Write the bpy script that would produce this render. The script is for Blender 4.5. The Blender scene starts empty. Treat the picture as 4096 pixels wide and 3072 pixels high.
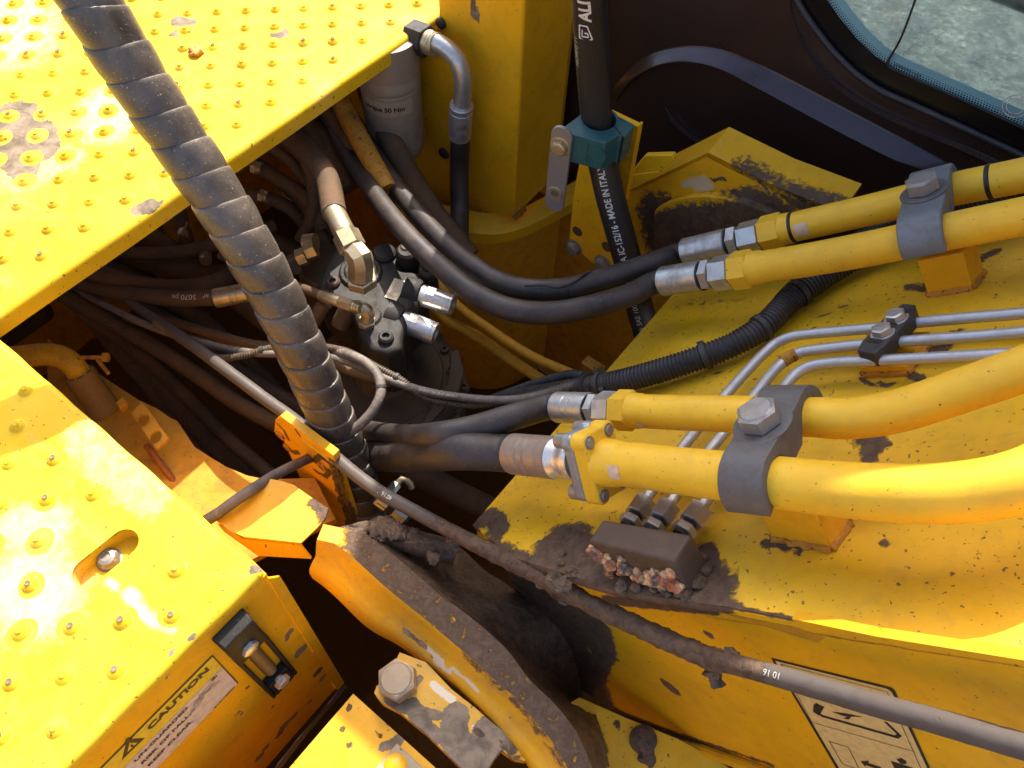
import bpy, bmesh, math, random
import numpy as np
from mathutils import Vector, Matrix, noise as mnoise
from mathutils.geometry import delaunay_2d_cdt
random.seed(7)
rad = math.radians
scene = bpy.context.scene
COL = scene.collection

# ------------------------------------------------------------------ camera
# deck plane is z = 1.2 m above the ground; the photographer stands beside it and looks steeply down
F, TH, RO, H = 3278.8, 0.999428504, 0.066157753, 0.878484
DZ = 1.2
CAM = np.array([0, 0, DZ + H])
_c, _s = math.cos(TH), math.sin(TH)
FW = np.array([0, _c, -_s]); RT = np.array([1., 0, 0]); DN = np.array([0, -_s, -_c])
cam_d = bpy.data.cameras.new("camera")
cam = bpy.data.objects.new("camera", cam_d); COL.objects.link(cam); scene.camera = cam
cam_d.sensor_width = 36.0; cam_d.lens = 36.0 * F / 4096; cam_d.clip_start = 0.01; cam_d.clip_end = 500
_cr, _sr = math.cos(RO), math.sin(RO)
right = RT * _cr - DN * _sr
up = -(RT * _sr + DN * _cr)
M = Matrix.Identity(4)
for i in range(3):
    M[i][0] = right[i]; M[i][1] = up[i]; M[i][2] = -FW[i]; M[i][3] = CAM[i]
cam.matrix_world = M
cam_d.dof.use_dof = False

# ------------------------------------------------------------------ sky, sun, exposure
SUN_AZ, SUN_EL = 83.0, 48.0          # azimuth from +X towards +Y
scene.view_settings.view_transform = 'Standard'
scene.view_settings.look = 'None'
scene.view_settings.exposure = 1.52
scene.view_settings.gamma = 1.0
world = bpy.data.worlds.new("World"); scene.world = world; world.use_nodes = True
wn = world.node_tree
bg = wn.nodes['Background']; bg.inputs[1].default_value = 0.14
sky = wn.nodes.new('ShaderNodeTexSky'); sky.sky_type = 'NISHITA'; sky.sun_disc = False
sky.sun_elevation = rad(SUN_EL); sky.sun_rotation = rad(90 - SUN_AZ)
sky.air_density = .8; sky.dust_density = 4.0
scene.cycles.max_bounces = 14; scene.cycles.diffuse_bounces = 8
wn.links.new(sky.outputs[0], bg.inputs[0])
sl = bpy.data.lights.new("sun", 'SUN'); sl.energy = 3.3; sl.angle = rad(0.5); sl.color = (1.0, 0.95, 0.86)
so = bpy.data.objects.new("sun", sl); COL.objects.link(so)
sd = Vector((math.cos(rad(SUN_AZ)) * math.cos(rad(SUN_EL)), math.sin(rad(SUN_AZ)) * math.cos(rad(SUN_EL)), math.sin(rad(SUN_EL))))
so.rotation_euler = sd.to_track_quat('Z', 'Y').to_euler(); so.location = (0, 2, 5)

# ------------------------------------------------------------------ frames: A runs across the machine, B along it
A = np.array([math.cos(rad(55)), math.sin(rad(55)), 0]); B = np.array([math.cos(rad(-35)), math.sin(rad(-35)), 0])
Z = np.array([0, 0, 1.])
def W(a, b, z): return A * a + B * b + Z * z
def ray(x, y):
    p, q = x - 2048, y - 1536
    u = _cr * p + _sr * q; v = -_sr * p + _cr * q
    return FW + RT * u / F + DN * v / F
def onP(x, y, P, N):
    d = ray(x, y); return CAM + d * float(np.dot(P - CAM, N) / np.dot(d, N))
def onZ(x, y, z): return onP(x, y, Z * z, Z)
def onA(x, y, a): return onP(x, y, A * a, A)
def onB(x, y, b): return onP(x, y, B * b, B)
def onD(x, y, t): return CAM + ray(x, y) * t
def depth(P): return float(np.dot(np.asarray(P) - CAM, FW))
_f = rad(40)
BC = B * math.cos(_f) + Z * math.sin(_f)         # direction the boom rises along
BN = np.cross(BC, A); BN = BN if BN[2] > 0 else -BN
BP0 = onZ(1890, 2100, 1.0)
def bp(x, y, h=0.0): return onP(x, y, BP0 + BN * h, BN)
def zz(k, x, y):                                   # reading points off enlarged crops
    s, ox, oy = {1: (1.58, 0, 0), 2: (1.58, 1300, 0), 3: (1.58, 2696, 0), 4: (1.58, 0, 1000), 5: (1.58, 1300, 1000),
                 6: (1.58, 2696, 1000), 7: (1.58, 0, 2022), 8: (1.58, 1300, 2022), 9: (1.58, 2696, 2022),
                 'v': (2.458, 1000, 900), 't': (2.458, 600, 400), 'w': (2.458, 1000, 1500), 'j': (2.011, 2300, 500),
                 'g': (2.011, 1900, 2000), 'e': (2.458, 0, 1200), 'k': (2.011, 1400, 2500), 'h': (2.018, 3000, 2500)}[k]
    return ox + x / s, oy + y / s

# ------------------------------------------------------------------ materials
def nodes(m):
    m.use_nodes = True; nt = m.node_tree; return nt, nt.nodes['Principled BSDF']
class NB:
    def __init__(s, nt): s.nt = nt
    def n(s, t, **kw):
        o = s.nt.nodes.new(t)
        for k, v in kw.items(): setattr(o, k, v)
        return o
    def lk(s, a, b): s.nt.links.new(a, b)
    def noise(s, vec, scale, detail=6, rough=.6, dist=0.0):
        o = s.n('ShaderNodeTexNoise'); s.lk(vec, o.inputs['Vector']); o.inputs['Scale'].default_value = scale
        o.inputs['Detail'].default_value = detail; o.inputs['Roughness'].default_value = rough; o.inputs['Distortion'].default_value = dist
        return o.outputs['Fac']
    def rng(s, v, a, b, c=0., d=1.):
        o = s.n('ShaderNodeMapRange'); s.lk(v, o.inputs[0])
        for i, x in enumerate((a, b, c, d)): o.inputs[i + 1].default_value = x
        return o.outputs[0]
    def math(s, op, a, b=None):
        o = s.n('ShaderNodeMath', operation=op)
        for i, x in enumerate((a, b)):
            if x is None: continue
            if isinstance(x, (int, float)): o.inputs[i].default_value = x
            else: s.lk(x, o.inputs[i])
        return o.outputs[0]
    def mix(s, f, a, b):
        o = s.n('ShaderNodeMix', data_type='RGBA')
        if isinstance(f, (int, float)): o.inputs[0].default_value = f
        else: s.lk(f, o.inputs[0])
        for i, x in ((6, a), (7, b)):
            if isinstance(x, tuple): o.inputs[i].default_value = (*x, 1)
            else: s.lk(x, o.inputs[i])
        return o.outputs[2]

def paint(name, base, rough=.42, speck=.5, dirt=.35, dirtcol=(.16, .09, .035), dust=(.55, .47, .36), fade=None, fadeamt=0.0, coat=.0, scale=1.0, dsharp=False, spec=.32, film=.16):
    """old sheet-metal paint: faded patches, brown specks, and grease / bare metal / dust where the mesh attribute 'wear' says so"""
    m = bpy.data.materials.new(name); nt, bs = nodes(m); b = NB(nt)
    geo = b.n('ShaderNodeNewGeometry'); pos = geo.outputs['Position']
    big = b.noise(pos, 5 * scale, 5, .6); mid = b.noise(pos, 38 * scale, 7, .65, .4); fine = b.noise(pos, 240 * scale, 4, .6)
    rag = b.noise(pos, 75 * scale, 9, .72, .6)
    darker = tuple(c * .80 for c in base)
    col = b.mix(b.rng(big, .35, .65), base, darker)
    if fade: col = b.mix(b.math('MULTIPLY', b.rng(b.noise(pos, 9 * scale, 6, .7, .8), .52, .72), fadeamt), col, fade)
    smg = b.math('MULTIPLY', b.rng(b.noise(pos, 13 * scale, 8, .72, 1.2), .52, .75), dirt * .9)
    col = b.mix(smg, col, dirtcol)
    col = b.mix(b.math('MULTIPLY', b.rng(mid, .50, .78), dirt), col, dirtcol)
    sp = b.rng(b.noise(pos, 170 * scale, 2, .5), .76 - .09 * speck, .79 - .09 * speck)
    sp2 = b.rng(b.noise(pos, 62 * scale, 3, .6, .3), .81 - .07 * speck, .83 - .07 * speck)
    spm = b.math('MULTIPLY', b.math('MAXIMUM', sp, sp2), .85 if speck else 0.0)
    col = b.mix(spm, col, (.11, .055, .02))
    mp = b.n('ShaderNodeMapping'); mp.inputs['Rotation'].default_value = (.3, .5, .9); mp.inputs['Scale'].default_value = (9, 210, 120); b.lk(pos, mp.inputs['Vector'])
    mp2 = b.n('ShaderNodeMapping'); mp2.inputs['Rotation'].default_value = (.1, -.4, 2.1); mp2.inputs['Scale'].default_value = (14, 260, 150); b.lk(pos, mp2.inputs['Vector'])
    scm = b.math('MAXIMUM', b.rng(b.noise(mp.outputs[0], 1.0, 2, .5, .2), .70, .74), b.rng(b.noise(mp2.outputs[0], 1.0, 2, .5, .2), .71, .75))
    scm = b.math('MULTIPLY', b.math('MULTIPLY', scm, b.rng(mid, .40, .62)), .42 if film > .05 else 0.0)
    col = b.mix(scm, col, (.42, .26, .10))
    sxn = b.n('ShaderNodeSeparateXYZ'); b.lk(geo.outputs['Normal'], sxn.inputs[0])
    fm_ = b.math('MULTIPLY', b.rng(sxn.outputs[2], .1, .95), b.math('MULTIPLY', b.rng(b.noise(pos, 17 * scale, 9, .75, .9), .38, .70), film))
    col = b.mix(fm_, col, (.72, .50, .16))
    at = b.n('ShaderNodeAttribute'); at.attribute_name = 'wear'; sep = b.n('ShaderNodeSeparateColor'); b.lk(at.outputs['Color'], sep.inputs[0])
    def mask(ch, lo=.46, hi=.54, k=1.1):
        v = b.math('ADD', ch, b.math('MULTIPLY', b.math('SUBTRACT', rag, .5), b.math('MULTIPLY', b.rng(ch, 0, .25), k)))
        return b.rng(v, lo, hi)
    mg = mask(sep.outputs[0], .42, .58, 1.3); mb = mask(sep.outputs[1], .48, .52, .9); md = mask(sep.outputs[2], .46, .6, 1.2) if dsharp else mask(sep.outputs[2], .2, .9, .9)
    col = b.mix(b.math('MULTIPLY', md, .75), col, dust)
    bare = b.mix(b.rng(mid, .4, .6), (.12, .085, .052), (.25, .185, .12))
    col = b.mix(mb, col, bare)
    gr = b.mix(b.rng(rag, .35, .62), (.060, .036, .022), (.150, .092, .056))
    col = b.mix(mg, col, gr)
    b.lk(col, bs.inputs['Base Color'])
    r = b.math('ADD', b.math('ADD', b.rng(fine, .2, .8, rough - .10, rough + .08), b.math('MULTIPLY', mg, .15)), b.math('ADD', b.math('MULTIPLY', smg, .5), b.rng(big, .35, .65, -.06, .10))); b.lk(r, bs.inputs['Roughness'])
    h = b.math('SUBTRACT', b.math('MULTIPLY', fine, .25), b.math('MULTIPLY', b.math('ADD', spm, mb), .5))
    h = b.math('ADD', h, b.math('MULTIPLY', mg, b.math('MULTIPLY', rag, 7.0)))
    h = b.math('ADD', h, b.math('MULTIPLY', mid, .5))
    bu = b.n('ShaderNodeBump'); bu.inputs['Strength'].default_value = .55; bu.inputs['Distance'].default_value = .0012
    b.lk(h, bu.inputs['Height']); b.lk(bu.outputs[0], bs.inputs['Normal'])
    bs.inputs['Coat Weight'].default_value = coat; bs.inputs['Specular IOR Level'].default_value = spec; bs.inputs['Coat IOR'].default_value = 1.7; bs.inputs['Coat Tint'].default_value = (1, 1, 1, 1); bs.inputs['Coat Roughness'].default_value = .18
    return m
def rubber(name, base, rough=.5, dust=.35, dustcol=(.30, .26, .22), bump=.3, scale=1.0, streak=None):
    m = bpy.data.materials.new(name); nt, bs = nodes(m); b = NB(nt)
    geo = b.n('ShaderNodeNewGeometry'); pos = geo.outputs['Position']
    n1 = b.noise(pos, 22 * scale, 8, .7, .5); n2 = b.noise(pos, 300, 4, .6); n3 = b.noise(pos, 420, 1, .5)
    # dust lies on what faces up
    sx = b.n('ShaderNodeSeparateXYZ'); b.lk(geo.outputs['Normal'], sx.inputs[0])
    upf = b.rng(sx.outputs[2], -.1, .9, .25, 1.)
    col = b.mix(b.math('MULTIPLY', b.math('MULTIPLY', b.rng(n1, .36, .72), upf), dust), base, dustcol)
    col = b.mix(b.math('MULTIPLY', b.rng(n3, .70, .74), dust), col, tuple(min(1, c * 2.0) for c in dustcol))
    b.lk(col, bs.inputs['Base Color']); b.lk(b.rng(n1, .3, .7, rough - .08, rough + .15), bs.inputs['Roughness'])
    bu = b.n('ShaderNodeBump'); bu.inputs['Strength'].default_value = bump; bu.inputs['Distance'].default_value = .0008
    b.lk(b.math('ADD', n2, b.math('MULTIPLY', n1, 1.5)), bu.inputs['Height']); b.lk(bu.outputs[0], bs.inputs['Normal'])
    return m
def metal(name, base, rough=.35, dirt=.4, dirtcol=(.10, .06, .03), metallic=.85, scale=1.0, bump=.25):
    m = bpy.data.materials.new(name); nt, bs = nodes(m); b = NB(nt)
    geo = b.n('ShaderNodeNewGeometry'); pos = geo.outputs['Position']
    n1 = b.noise(pos, 40 * scale, 8, .68, .5); n2 = b.noise(pos, 350, 4, .6); n3 = b.noise(pos, 260, 2, .5)
    d = b.math('MULTIPLY', b.rng(n1, .46, .68), dirt); d = b.math('MAXIMUM', d, b.math('MULTIPLY', b.rng(n3, .68, .72), dirt))
    b.lk(b.mix(d, base, dirtcol), bs.inputs['Base Color'])
    b.lk(b.math('MULTIPLY', b.math('SUBTRACT', 1.0, d), metallic), bs.inputs['Metallic'])
    b.lk(b.math('ADD', b.rng(n2, .3, .7, rough - .05, rough + .08), b.math('MULTIPLY', d, .3)), bs.inputs['Roughness'])
    bu = b.n('ShaderNodeBump'); bu.inputs['Strength'].default_value = bump; bu.inputs['Distance'].default_value = .0006
    b.lk(b.math('ADD', n2, n1), bu.inputs['Height']); b.lk(bu.outputs[0], bs.inputs['Normal'])
    return m
def plain(name, base, rough=.5, metallic=0.0):
    m = bpy.data.materials.new(name); nt, bs = nodes(m); b = NB(nt)
    geo = b.n('ShaderNodeNewGeometry'); n = b.noise(geo.outputs['Position'], 120, 5, .6)
    b.lk(b.mix(b.rng(n, .4, .75), base, tuple(c * .72 for c in base)), bs.inputs['Base Color'])
    bs.inputs['Roughness'].default_value = rough; bs.inputs['Metallic'].default_value = metallic
    return m

YEL = (.86, .43, .008)
M_deck = paint('deck_paint', (.84, .52, .012), .62, .95, .10, (.40, .22, .05), (.80, .70, .58), fade=(.86, .66, .30), fadeamt=.22, spec=.18)
M_yel = paint('yellow_paint', YEL, .40, .55, .22)
M_boom = paint('boom_paint', (.86, .49, .009), .47, 1.0, .26, (.22, .13, .03))
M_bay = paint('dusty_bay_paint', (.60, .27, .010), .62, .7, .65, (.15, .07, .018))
M_pipe = paint('pipe_paint', (.92, .53, .026), .42, .55, .20, (.34, .19, .05), scale=1.3)
M_chk = paint('cheek_paint', (.78, .40, .010), .42, .6, .35, (.30, .18, .06), (.62, .55, .45), fade=(.42, .24, .07), fadeamt=.7, dsharp=True)
M_elbow = paint('elbow_paint', (.80, .42, .012), .5, 1.0, .45, (.20, .075, .015))
M_rust = paint('rusty_yellow', (.55, .24, .02), .6, 1.6, .95, (.16, .055, .015))
M_hose = rubber('black_hose_rubber', (.022, .018, .017), .50, .55, (.13, .085, .060))
M_hosed = rubber('dusty_bay_hose', (.060, .034, .016), .78, .85, (.17, .088, .036))
M_hoseg = rubber('grey_dusty_hose', (.075, .060, .050), .62, .75, (.30, .25, .20))
M_guard = rubber('black_plastic_wrap', (.058, .048, .041), .32, .65, (.28, .215, .155), .5)
M_text_hose = rubber('clean_black_hose', (.016, .013, .012), .38, .25, (.15, .11, .09))
M_cond = rubber('conduit_plastic', (.016, .015, .016), .45, .5, (.11, .09, .085))
M_condb = rubber('conduit_dusty', (.05, .035, .022), .5, .8, (.20, .13, .07))
M_tie = rubber('tie_plastic', (.012, .011, .012), .5, .2)
M_steel = metal('zinc_steel', (.56, .55, .52), .34, .45, (.16, .12, .08))
M_steelg = metal('gold_zinc', (.52, .42, .25), .36, .65, (.14, .08, .03))
M_bright = metal('bright_steel', (.74, .72, .68), .30, .30, (.25, .18, .12), .8)
M_tubez = metal('zinc_tube', (.50, .50, .50), .42, .25, (.20, .16, .12), .7)
M_clampm = metal('cast_clamp', (.12, .115, .115), .50, .75, (.10, .070, .050), .25, bump=.8)
M_bolt = metal('weathered_bolt', (.30, .27, .23), .42, .5, (.17, .11, .06), .6)
M_hexhead = metal('dull_zinc_head', (.30, .29, .28), .42, .7, (.22, .16, .11), .6)
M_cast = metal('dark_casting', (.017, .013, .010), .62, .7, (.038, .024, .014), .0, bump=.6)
M_floor = plain('bay_floor_dirt', (.085, .042, .012), 1.0); M_floor.node_tree.nodes['Principled BSDF'].inputs['Specular IOR Level'].default_value = 0
M_walls = paint('stained_shade_wall_paint', (.74, .31, .008), .5, 1.0, .55, (.22, .10, .02))  # stained paint; the bay's shade and orange bounce light are also in its colour
M_castb = metal('brown_casting', (.070, .042, .022), .6, .8, (.12, .07, .03), .15)
M_can = metal('filter_can_paint', (.30, .235, .165), .50, .55, (.20, .14, .09), .15)
M_cab = paint('cab_dark_paint', (.036, .019, .013), .34, 0, .12, (.06, .035, .022), coat=.35, spec=.5, film=.03)
for n_ in M_cab.node_tree.nodes:
    if n_.type == 'BSDF_PRINCIPLED': n_.inputs['Specular Tint'].default_value = (.72, .70, 1.0, 1); n_.inputs['Sheen Weight'].default_value = 0
M_green = rubber('green_plastic', (.010, .080, .080), .38, .35, (.16, .22, .22))
M_white = plain('print_white', (.70, .66, .60), .6)
M_black = plain('print_black', (.018, .014, .012), .5)
M_decalw = plain('decal_white', (.62, .52, .44), .5)
M_decaly = plain('decal_yellow', (.70, .50, .035), .45)
M_decalb = plain('decal_beige', (.74, .50, .17), .45)
def greasemat():
    m = bpy.data.materials.new('thick_grease'); nt, bs = nodes(m); b = NB(nt)
    pos = b.n('ShaderNodeNewGeometry').outputs['Position']
    n = b.noise(pos, 45, 9, .75, .8); n2 = b.noise(pos, 170, 8, .75, .4); n3 = b.noise(pos, 300, 2, .5)
    c = b.mix(b.rng(n, .38, .62), (.062, .036, .021), (.19, .115, .064)); c = b.mix(b.rng(n2, .52, .70), c, (.024, .015, .010)); c = b.mix(b.rng(n3, .74, .77), c, (.30, .24, .18))
    b.lk(c, bs.inputs['Base Color']); b.lk(b.rng(n2, .35, .65, .24, .62), bs.inputs['Roughness']); bs.inputs['Specular IOR Level'].default_value = .5
    bu = b.n('ShaderNodeBump'); bu.inputs['Strength'].default_value = 1.0; bu.inputs['Distance'].default_value = .0035
    b.lk(b.math('ADD', n, b.math('MULTIPLY', n2, .8)), bu.inputs['Height']); b.lk(bu.outputs[0], bs.inputs['Normal']); return m
M_greasedark = greasemat()
M_label = plain('label_grey', (.55, .50, .42), .6)
M_labelp = plain('label_pink', (.72, .52, .35), .6)
M_gunk = None
def gunkmat():
    m = bpy.data.materials.new('waxy_residue'); nt, bs = nodes(m); b = NB(nt)
    pos = b.n('ShaderNodeNewGeometry').outputs['Position']
    n = b.noise(pos, 55, 5, .7, .8); n2 = b.noise(pos, 70, 5, .6, .5)
    c = b.mix(b.rng(n, .42, .56), (.38, .10, .035), (.70, .44, .20)); c = b.mix(b.rng(n2, .50, .60), c, (.085, .065, .055))
    b.lk(c, bs.inputs['Base Color']); bs.inputs['Roughness'].default_value = .30
    bu = b.n('ShaderNodeBump'); bu.inputs['Distance'].default_value = .003; b.lk(b.math('ADD', n, n2), bu.inputs['Height']); b.lk(bu.outputs[0], bs.inputs['Normal'])
    bs.inputs['Subsurface Weight'].default_value = .1; bs.inputs['Subsurface Radius'].default_value = (.004, .002, .001)
    return m
M_gunk = gunkmat()
def gravel(name, c1, c2, sc):
    m = bpy.data.materials.new(name); nt, bs = nodes(m); b = NB(nt)
    pos = b.n('ShaderNodeNewGeometry').outputs['Position']
    n = b.noise(pos, sc, 9, .75, .4); v = b.n('ShaderNodeTexVoronoi'); b.lk(pos, v.inputs['Vector']); v.inputs['Scale'].default_value = sc * 2.4
    c = b.mix(b.rng(n, .35, .65), c1, c2); c = b.mix(b.math('MULTIPLY', b.rng(v.outputs['Distance'], 0, .5), .5), c, tuple(x * .4 for x in c1))
    b.lk(c, bs.inputs['Base Color']); bs.inputs['Roughness'].default_value = .9
    bu = b.n('ShaderNodeBump'); bu.inputs['Distance'].default_value = .01; b.lk(n, bu.inputs['Height']); b.lk(bu.outputs[0], bs.inputs['Normal'])
    return m
M_gravel = gravel('gravel', (.22, .20, .18), (.34, .31, .28), 30)
M_cabfloor = gravel('window_gravel_grey', (.30, .31, .29), (.85, .86, .82), 30)  # pale gravel tone standing for the ground that shows in the cab window
def glassmat():
    m = bpy.data.materials.new('tinted_glass'); nt, bs = nodes(m); b = NB(nt)
    tr = b.n('ShaderNodeBsdfTransparent'); tr.inputs[0].default_value = (.52, .60, .60, 1)
    gl = b.n('ShaderNodeBsdfGlossy'); gl.inputs['Roughness'].default_value = .03; gl.inputs[0].default_value = (.8, .95, 1, 1)
    df = b.n('ShaderNodeBsdfDiffuse'); df.inputs[0].default_value = (.30, .38, .38, 1)
    pos = b.n('ShaderNodeNewGeometry').outputs['Position']
    fr = b.n('ShaderNodeFresnel'); fr.inputs[0].default_value = 1.5
    mx = b.n('ShaderNodeMixShader'); b.lk(fr.outputs[0], mx.inputs[0]); b.lk(tr.outputs[0], mx.inputs[1]); b.lk(gl.outputs[0], mx.inputs[2])
    m2 = b.n('ShaderNodeMixShader'); b.lk(b.rng(b.noise(pos, 25, 6, .7, .5), .4, .8, .10, .5), m2.inputs[0]); b.lk(mx.outputs[0], m2.inputs[1]); b.lk(df.outputs[0], m2.inputs[2])
    b.lk(m2.outputs[0], nt.nodes['Material Output'].inputs[0]); return m
M_glass = glassmat()
def fritdots():
    m = bpy.data.materials.new('dotted_glass_band'); nt, bs = nodes(m); b = NB(nt)
    bs.inputs['Base Color'].default_value = (.20, .38, .42, 1); bs.inputs['Roughness'].default_value = .25
    return m
M_teal = fritdots()
M_frit = plain('black_glass_band', (.012, .009, .008), .16)

# ------------------------------------------------------------------ mesh helpers
def V(p): return Vector((float(p[0]), float(p[1]), float(p[2])))
def unit(v): v = np.asarray(v, float); return v / np.linalg.norm(v)
class MB:
    def __init__(s): s.v = []; s.f = []; s.mi = []; s.cur = 0
    def add(s, vs, fs, mi=None):
        o = len(s.v); s.v += [tuple(map(float, p)) for p in vs]
        for f in fs: s.f.append(tuple(i + o for i in f)); s.mi.append(s.cur if mi is None else mi)
        return s
    def hexa(s, p):                               # 8 corners, bottom ring then top ring
        return s.add(p, [(3, 2, 1, 0), (4, 5, 6, 7), (0, 1, 5, 4), (1, 2, 6, 5), (2, 3, 7, 6), (3, 0, 4, 7)])
    def box(s, c, ax, ay, az):                    # centre and three half axes
        c, ax, ay, az = map(np.asarray, (c, ax, ay, az))
        return s.hexa([c - ax - ay - az, c + ax - ay - az, c + ax + ay - az, c - ax + ay - az, c - ax - ay + az, c + ax - ay + az, c + ax + ay + az, c - ax + ay + az])
    def prism(s, pts, ext):
        n = len(pts); ext = np.asarray(ext); P = [np.asarray(p) for p in pts]; Q = [p + ext for p in P]
        nrm = sum((np.cross(P[i] - P[0], P[(i + 1) % n] - P[0]) for i in range(n)), np.zeros(3))
        if np.dot(nrm, ext) > 0: f1 = tuple(range(n - 1, -1, -1)); f2 = tuple(range(n, 2 * n)); sd_ = [(i, (i + 1) % n, n + (i + 1) % n, n + i) for i in range(n)]
        else: f1 = tuple(range(n)); f2 = tuple(range(2 * n - 1, n - 1, -1)); sd_ = [(i, n + i, n + (i + 1) % n, (i + 1) % n) for i in range(n)]
        return s.add(P + Q, [f1, f2] + sd_)
    def lathe(s, p0, axis, prof, n=24, ref=None, ang0=0.0):   # prof: (t along axis, radius)
        axis = unit(axis); r0 = np.array([0, 0, 1.]) if abs(axis[2]) < .9 else np.array([1., 0, 0])
        if ref is not None: r0 = np.asarray(ref)
        e1 = unit(np.cross(axis, r0)); e2 = np.cross(axis, e1); vs = []; fs = []
        for (t, r) in prof:
            for k in range(n):
                a = ang0 + 2 * math.pi * k / n; vs.append(np.asarray(p0) + axis * t + r * (math.cos(a) * e1 + math.sin(a) * e2))
        m = len(prof)
        for i in range(m - 1):
            for k in range(n): fs.append((i * n + k, i * n + (k + 1) % n, (i + 1) * n + (k + 1) % n, (i + 1) * n + k))
        if prof[0][1] > 1e-6: fs.append(tuple(range(n - 1, -1, -1)))
        if prof[-1][1] > 1e-6: fs.append(tuple(range((m - 1) * n, m * n)))
        return s.add(vs, fs)
    def hexn(s, p0, axis, t0, t1, r, ch=.12, ref=None, ang0=0.0):
        c = r * ch; return s.lathe(p0, axis, [(t0, r - c), (t0 + c * .5, r), (t1 - c * .5, r), (t1, r - c)], 6, ref, ang0)
    def tube(s, path, r, n=16, cap=True, lump=None):
        P = np.array(path); m = len(P); T = np.gradient(P, axis=0); T /= np.linalg.norm(T, axis=1)[:, None] + 1e-12
        R = np.full(m, r, float) if np.isscalar(r) else np.asarray(r, float)
        e = np.array([0, 0, 1.]) if abs(T[0][2]) < .9 else np.array([1., 0, 0]); e = unit(e - T[0] * np.dot(e, T[0])); vs = []
        for i in range(m):
            e = unit(e - T[i] * np.dot(e, T[i])); g = np.cross(T[i], e)
            for k in range(n):
                a = 2 * math.pi * k / n; d = math.cos(a) * e + math.sin(a) * g; rr = R[i]
                if lump: rr += lump(P[i] + d * rr)
                vs.append(P[i] + d * rr)
        fs = [(i * n + k, i * n + (k + 1) % n, (i + 1) * n + (k + 1) % n, (i + 1) * n + k) for i in range(m - 1) for k in range(n)]
        if cap: fs += [tuple(range(n - 1, -1, -1)), tuple(range((m - 1) * n, m * n))]
        return s.add(vs, fs)
def crom(pts, step=.006, lin=False):               # Catmull-Rom through points, evenly resampled
    P = [np.asarray(p, float) for p in pts]
    if lin: out = P
    else:
        Q = [2 * P[0] - P[1]] + P + [2 * P[-1] - P[-2]]; out = []
        for i in range(1, len(Q) - 2):
            p0, p1, p2, p3 = Q[i - 1:i + 3]
            d0, d1, d2 = (max(1e-4, np.linalg.norm(x)) ** .5 for x in (p1 - p0, p2 - p1, p3 - p2))
            t0, t1 = 0., d0; t2 = t1 + d1; t3 = t2 + d2
            for j in range(14):
                t = t1 + (t2 - t1) * j / 14
                a1 = (t1 - t) / (t1 - t0) * p0 + (t - t0) / (t1 - t0) * p1; a2 = (t2 - t) / (t2 - t1) * p1 + (t - t1) / (t2 - t1) * p2
                a3 = (t3 - t) / (t3 - t2) * p2 + (t - t2) / (t3 - t2) * p3
                b1 = (t2 - t) / (t2 - t0) * a1 + (t - t0) / (t2 - t0) * a2; b2 = (t3 - t) / (t3 - t1) * a2 + (t - t1) / (t3 - t1) * a3
                out.append((t2 - t) / (t2 - t1) * b1 + (t - t1) / (t2 - t1) * b2)
        out.append(P[-1])
    out = np.array(out); L = np.r_[0, np.cumsum(np.linalg.norm(np.diff(out, axis=0), axis=1))]
    n = max(4, int(L[-1] / step)); t = np.linspace(0, L[-1], n + 1)
    return np.stack([np.interp(t, L, out[:, i]) for i in range(3)], 1)
def build(name, mb, mat, parent=None, sharp=35, bevel=0.0, wear=None, bseg=2):
    me = bpy.data.meshes.new(name); P = np.array(mb.v); c = (P.min(0) + P.max(0)) / 2
    me.from_pydata([tuple(p) for p in (P - c)], [], mb.f)
    mats = mat if isinstance(mat, (list, tuple)) else [mat]
    for m_ in mats: me.materials.append(m_)
    me.polygons.foreach_set('material_index', mb.mi)
    me.polygons.foreach_set('use_smooth', [True] * len(me.polygons))
    if wear is not None:
        ca = me.color_attributes.new('wear', 'FLOAT_COLOR', 'POINT')
        w = np.ones((len(P), 4)); w[:, :3] = wear(P); ca.data.foreach_set('color', w.ravel())
    me.validate()
    bm = bmesh.new(); bm.from_mesh(me); bmesh.ops.recalc_face_normals(bm, faces=bm.faces) if len(me.polygons) < 40000 else None
    bm.to_mesh(me); bm.free()
    me.set_sharp_from_angle(angle=rad(sharp)); me.update()
    o = bpy.data.objects.new(name, me); COL.objects.link(o)
    if parent is not None:
        o.parent = parent; o.location = Vector(c) - world_loc(parent)
    else: o.location = Vector(c)
    if bevel:
        bv = o.modifiers.new('bevel', 'BEVEL'); bv.width = bevel; bv.segments = bseg; bv.limit_method = 'ANGLE'; bv.angle_limit = rad(40); bv.harden_normals = False
    return o
def world_loc(o):
    l = Vector(o.location)
    while o.parent: o = o.parent; l += o.location
    return l
def tag(o, label, cat, group=None, kind=None):
    o['label'] = label; o['category'] = cat
    if group: o['group'] = group
    if kind: o['kind'] = kind
    return o
def lab(o, s): o['label'] = s; return o
def strokes(lst):
    """wear mask from strokes on the surface: (channel, [points], radius, strength)"""
    def fn(P):
        w = np.zeros((len(P), 3))
        for ch, pts, r, st in lst:
            pts = [np.asarray(p) for p in pts]; d = np.full(len(P), 1e9)
            if len(pts) == 1: d = np.linalg.norm(P - pts[0], axis=1)
            for p, q in zip(pts, pts[1:]):
                u = q - p; t = np.clip(((P - p) @ u) / (u @ u + 1e-12), 0, 1); d = np.minimum(d, np.linalg.norm(P - (p + t[:, None] * u), axis=1))
            w[:, ch] = np.maximum(w[:, ch], st * np.clip(1.5 - d / r, 0, 1.0))
        return w
    return fn
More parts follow.
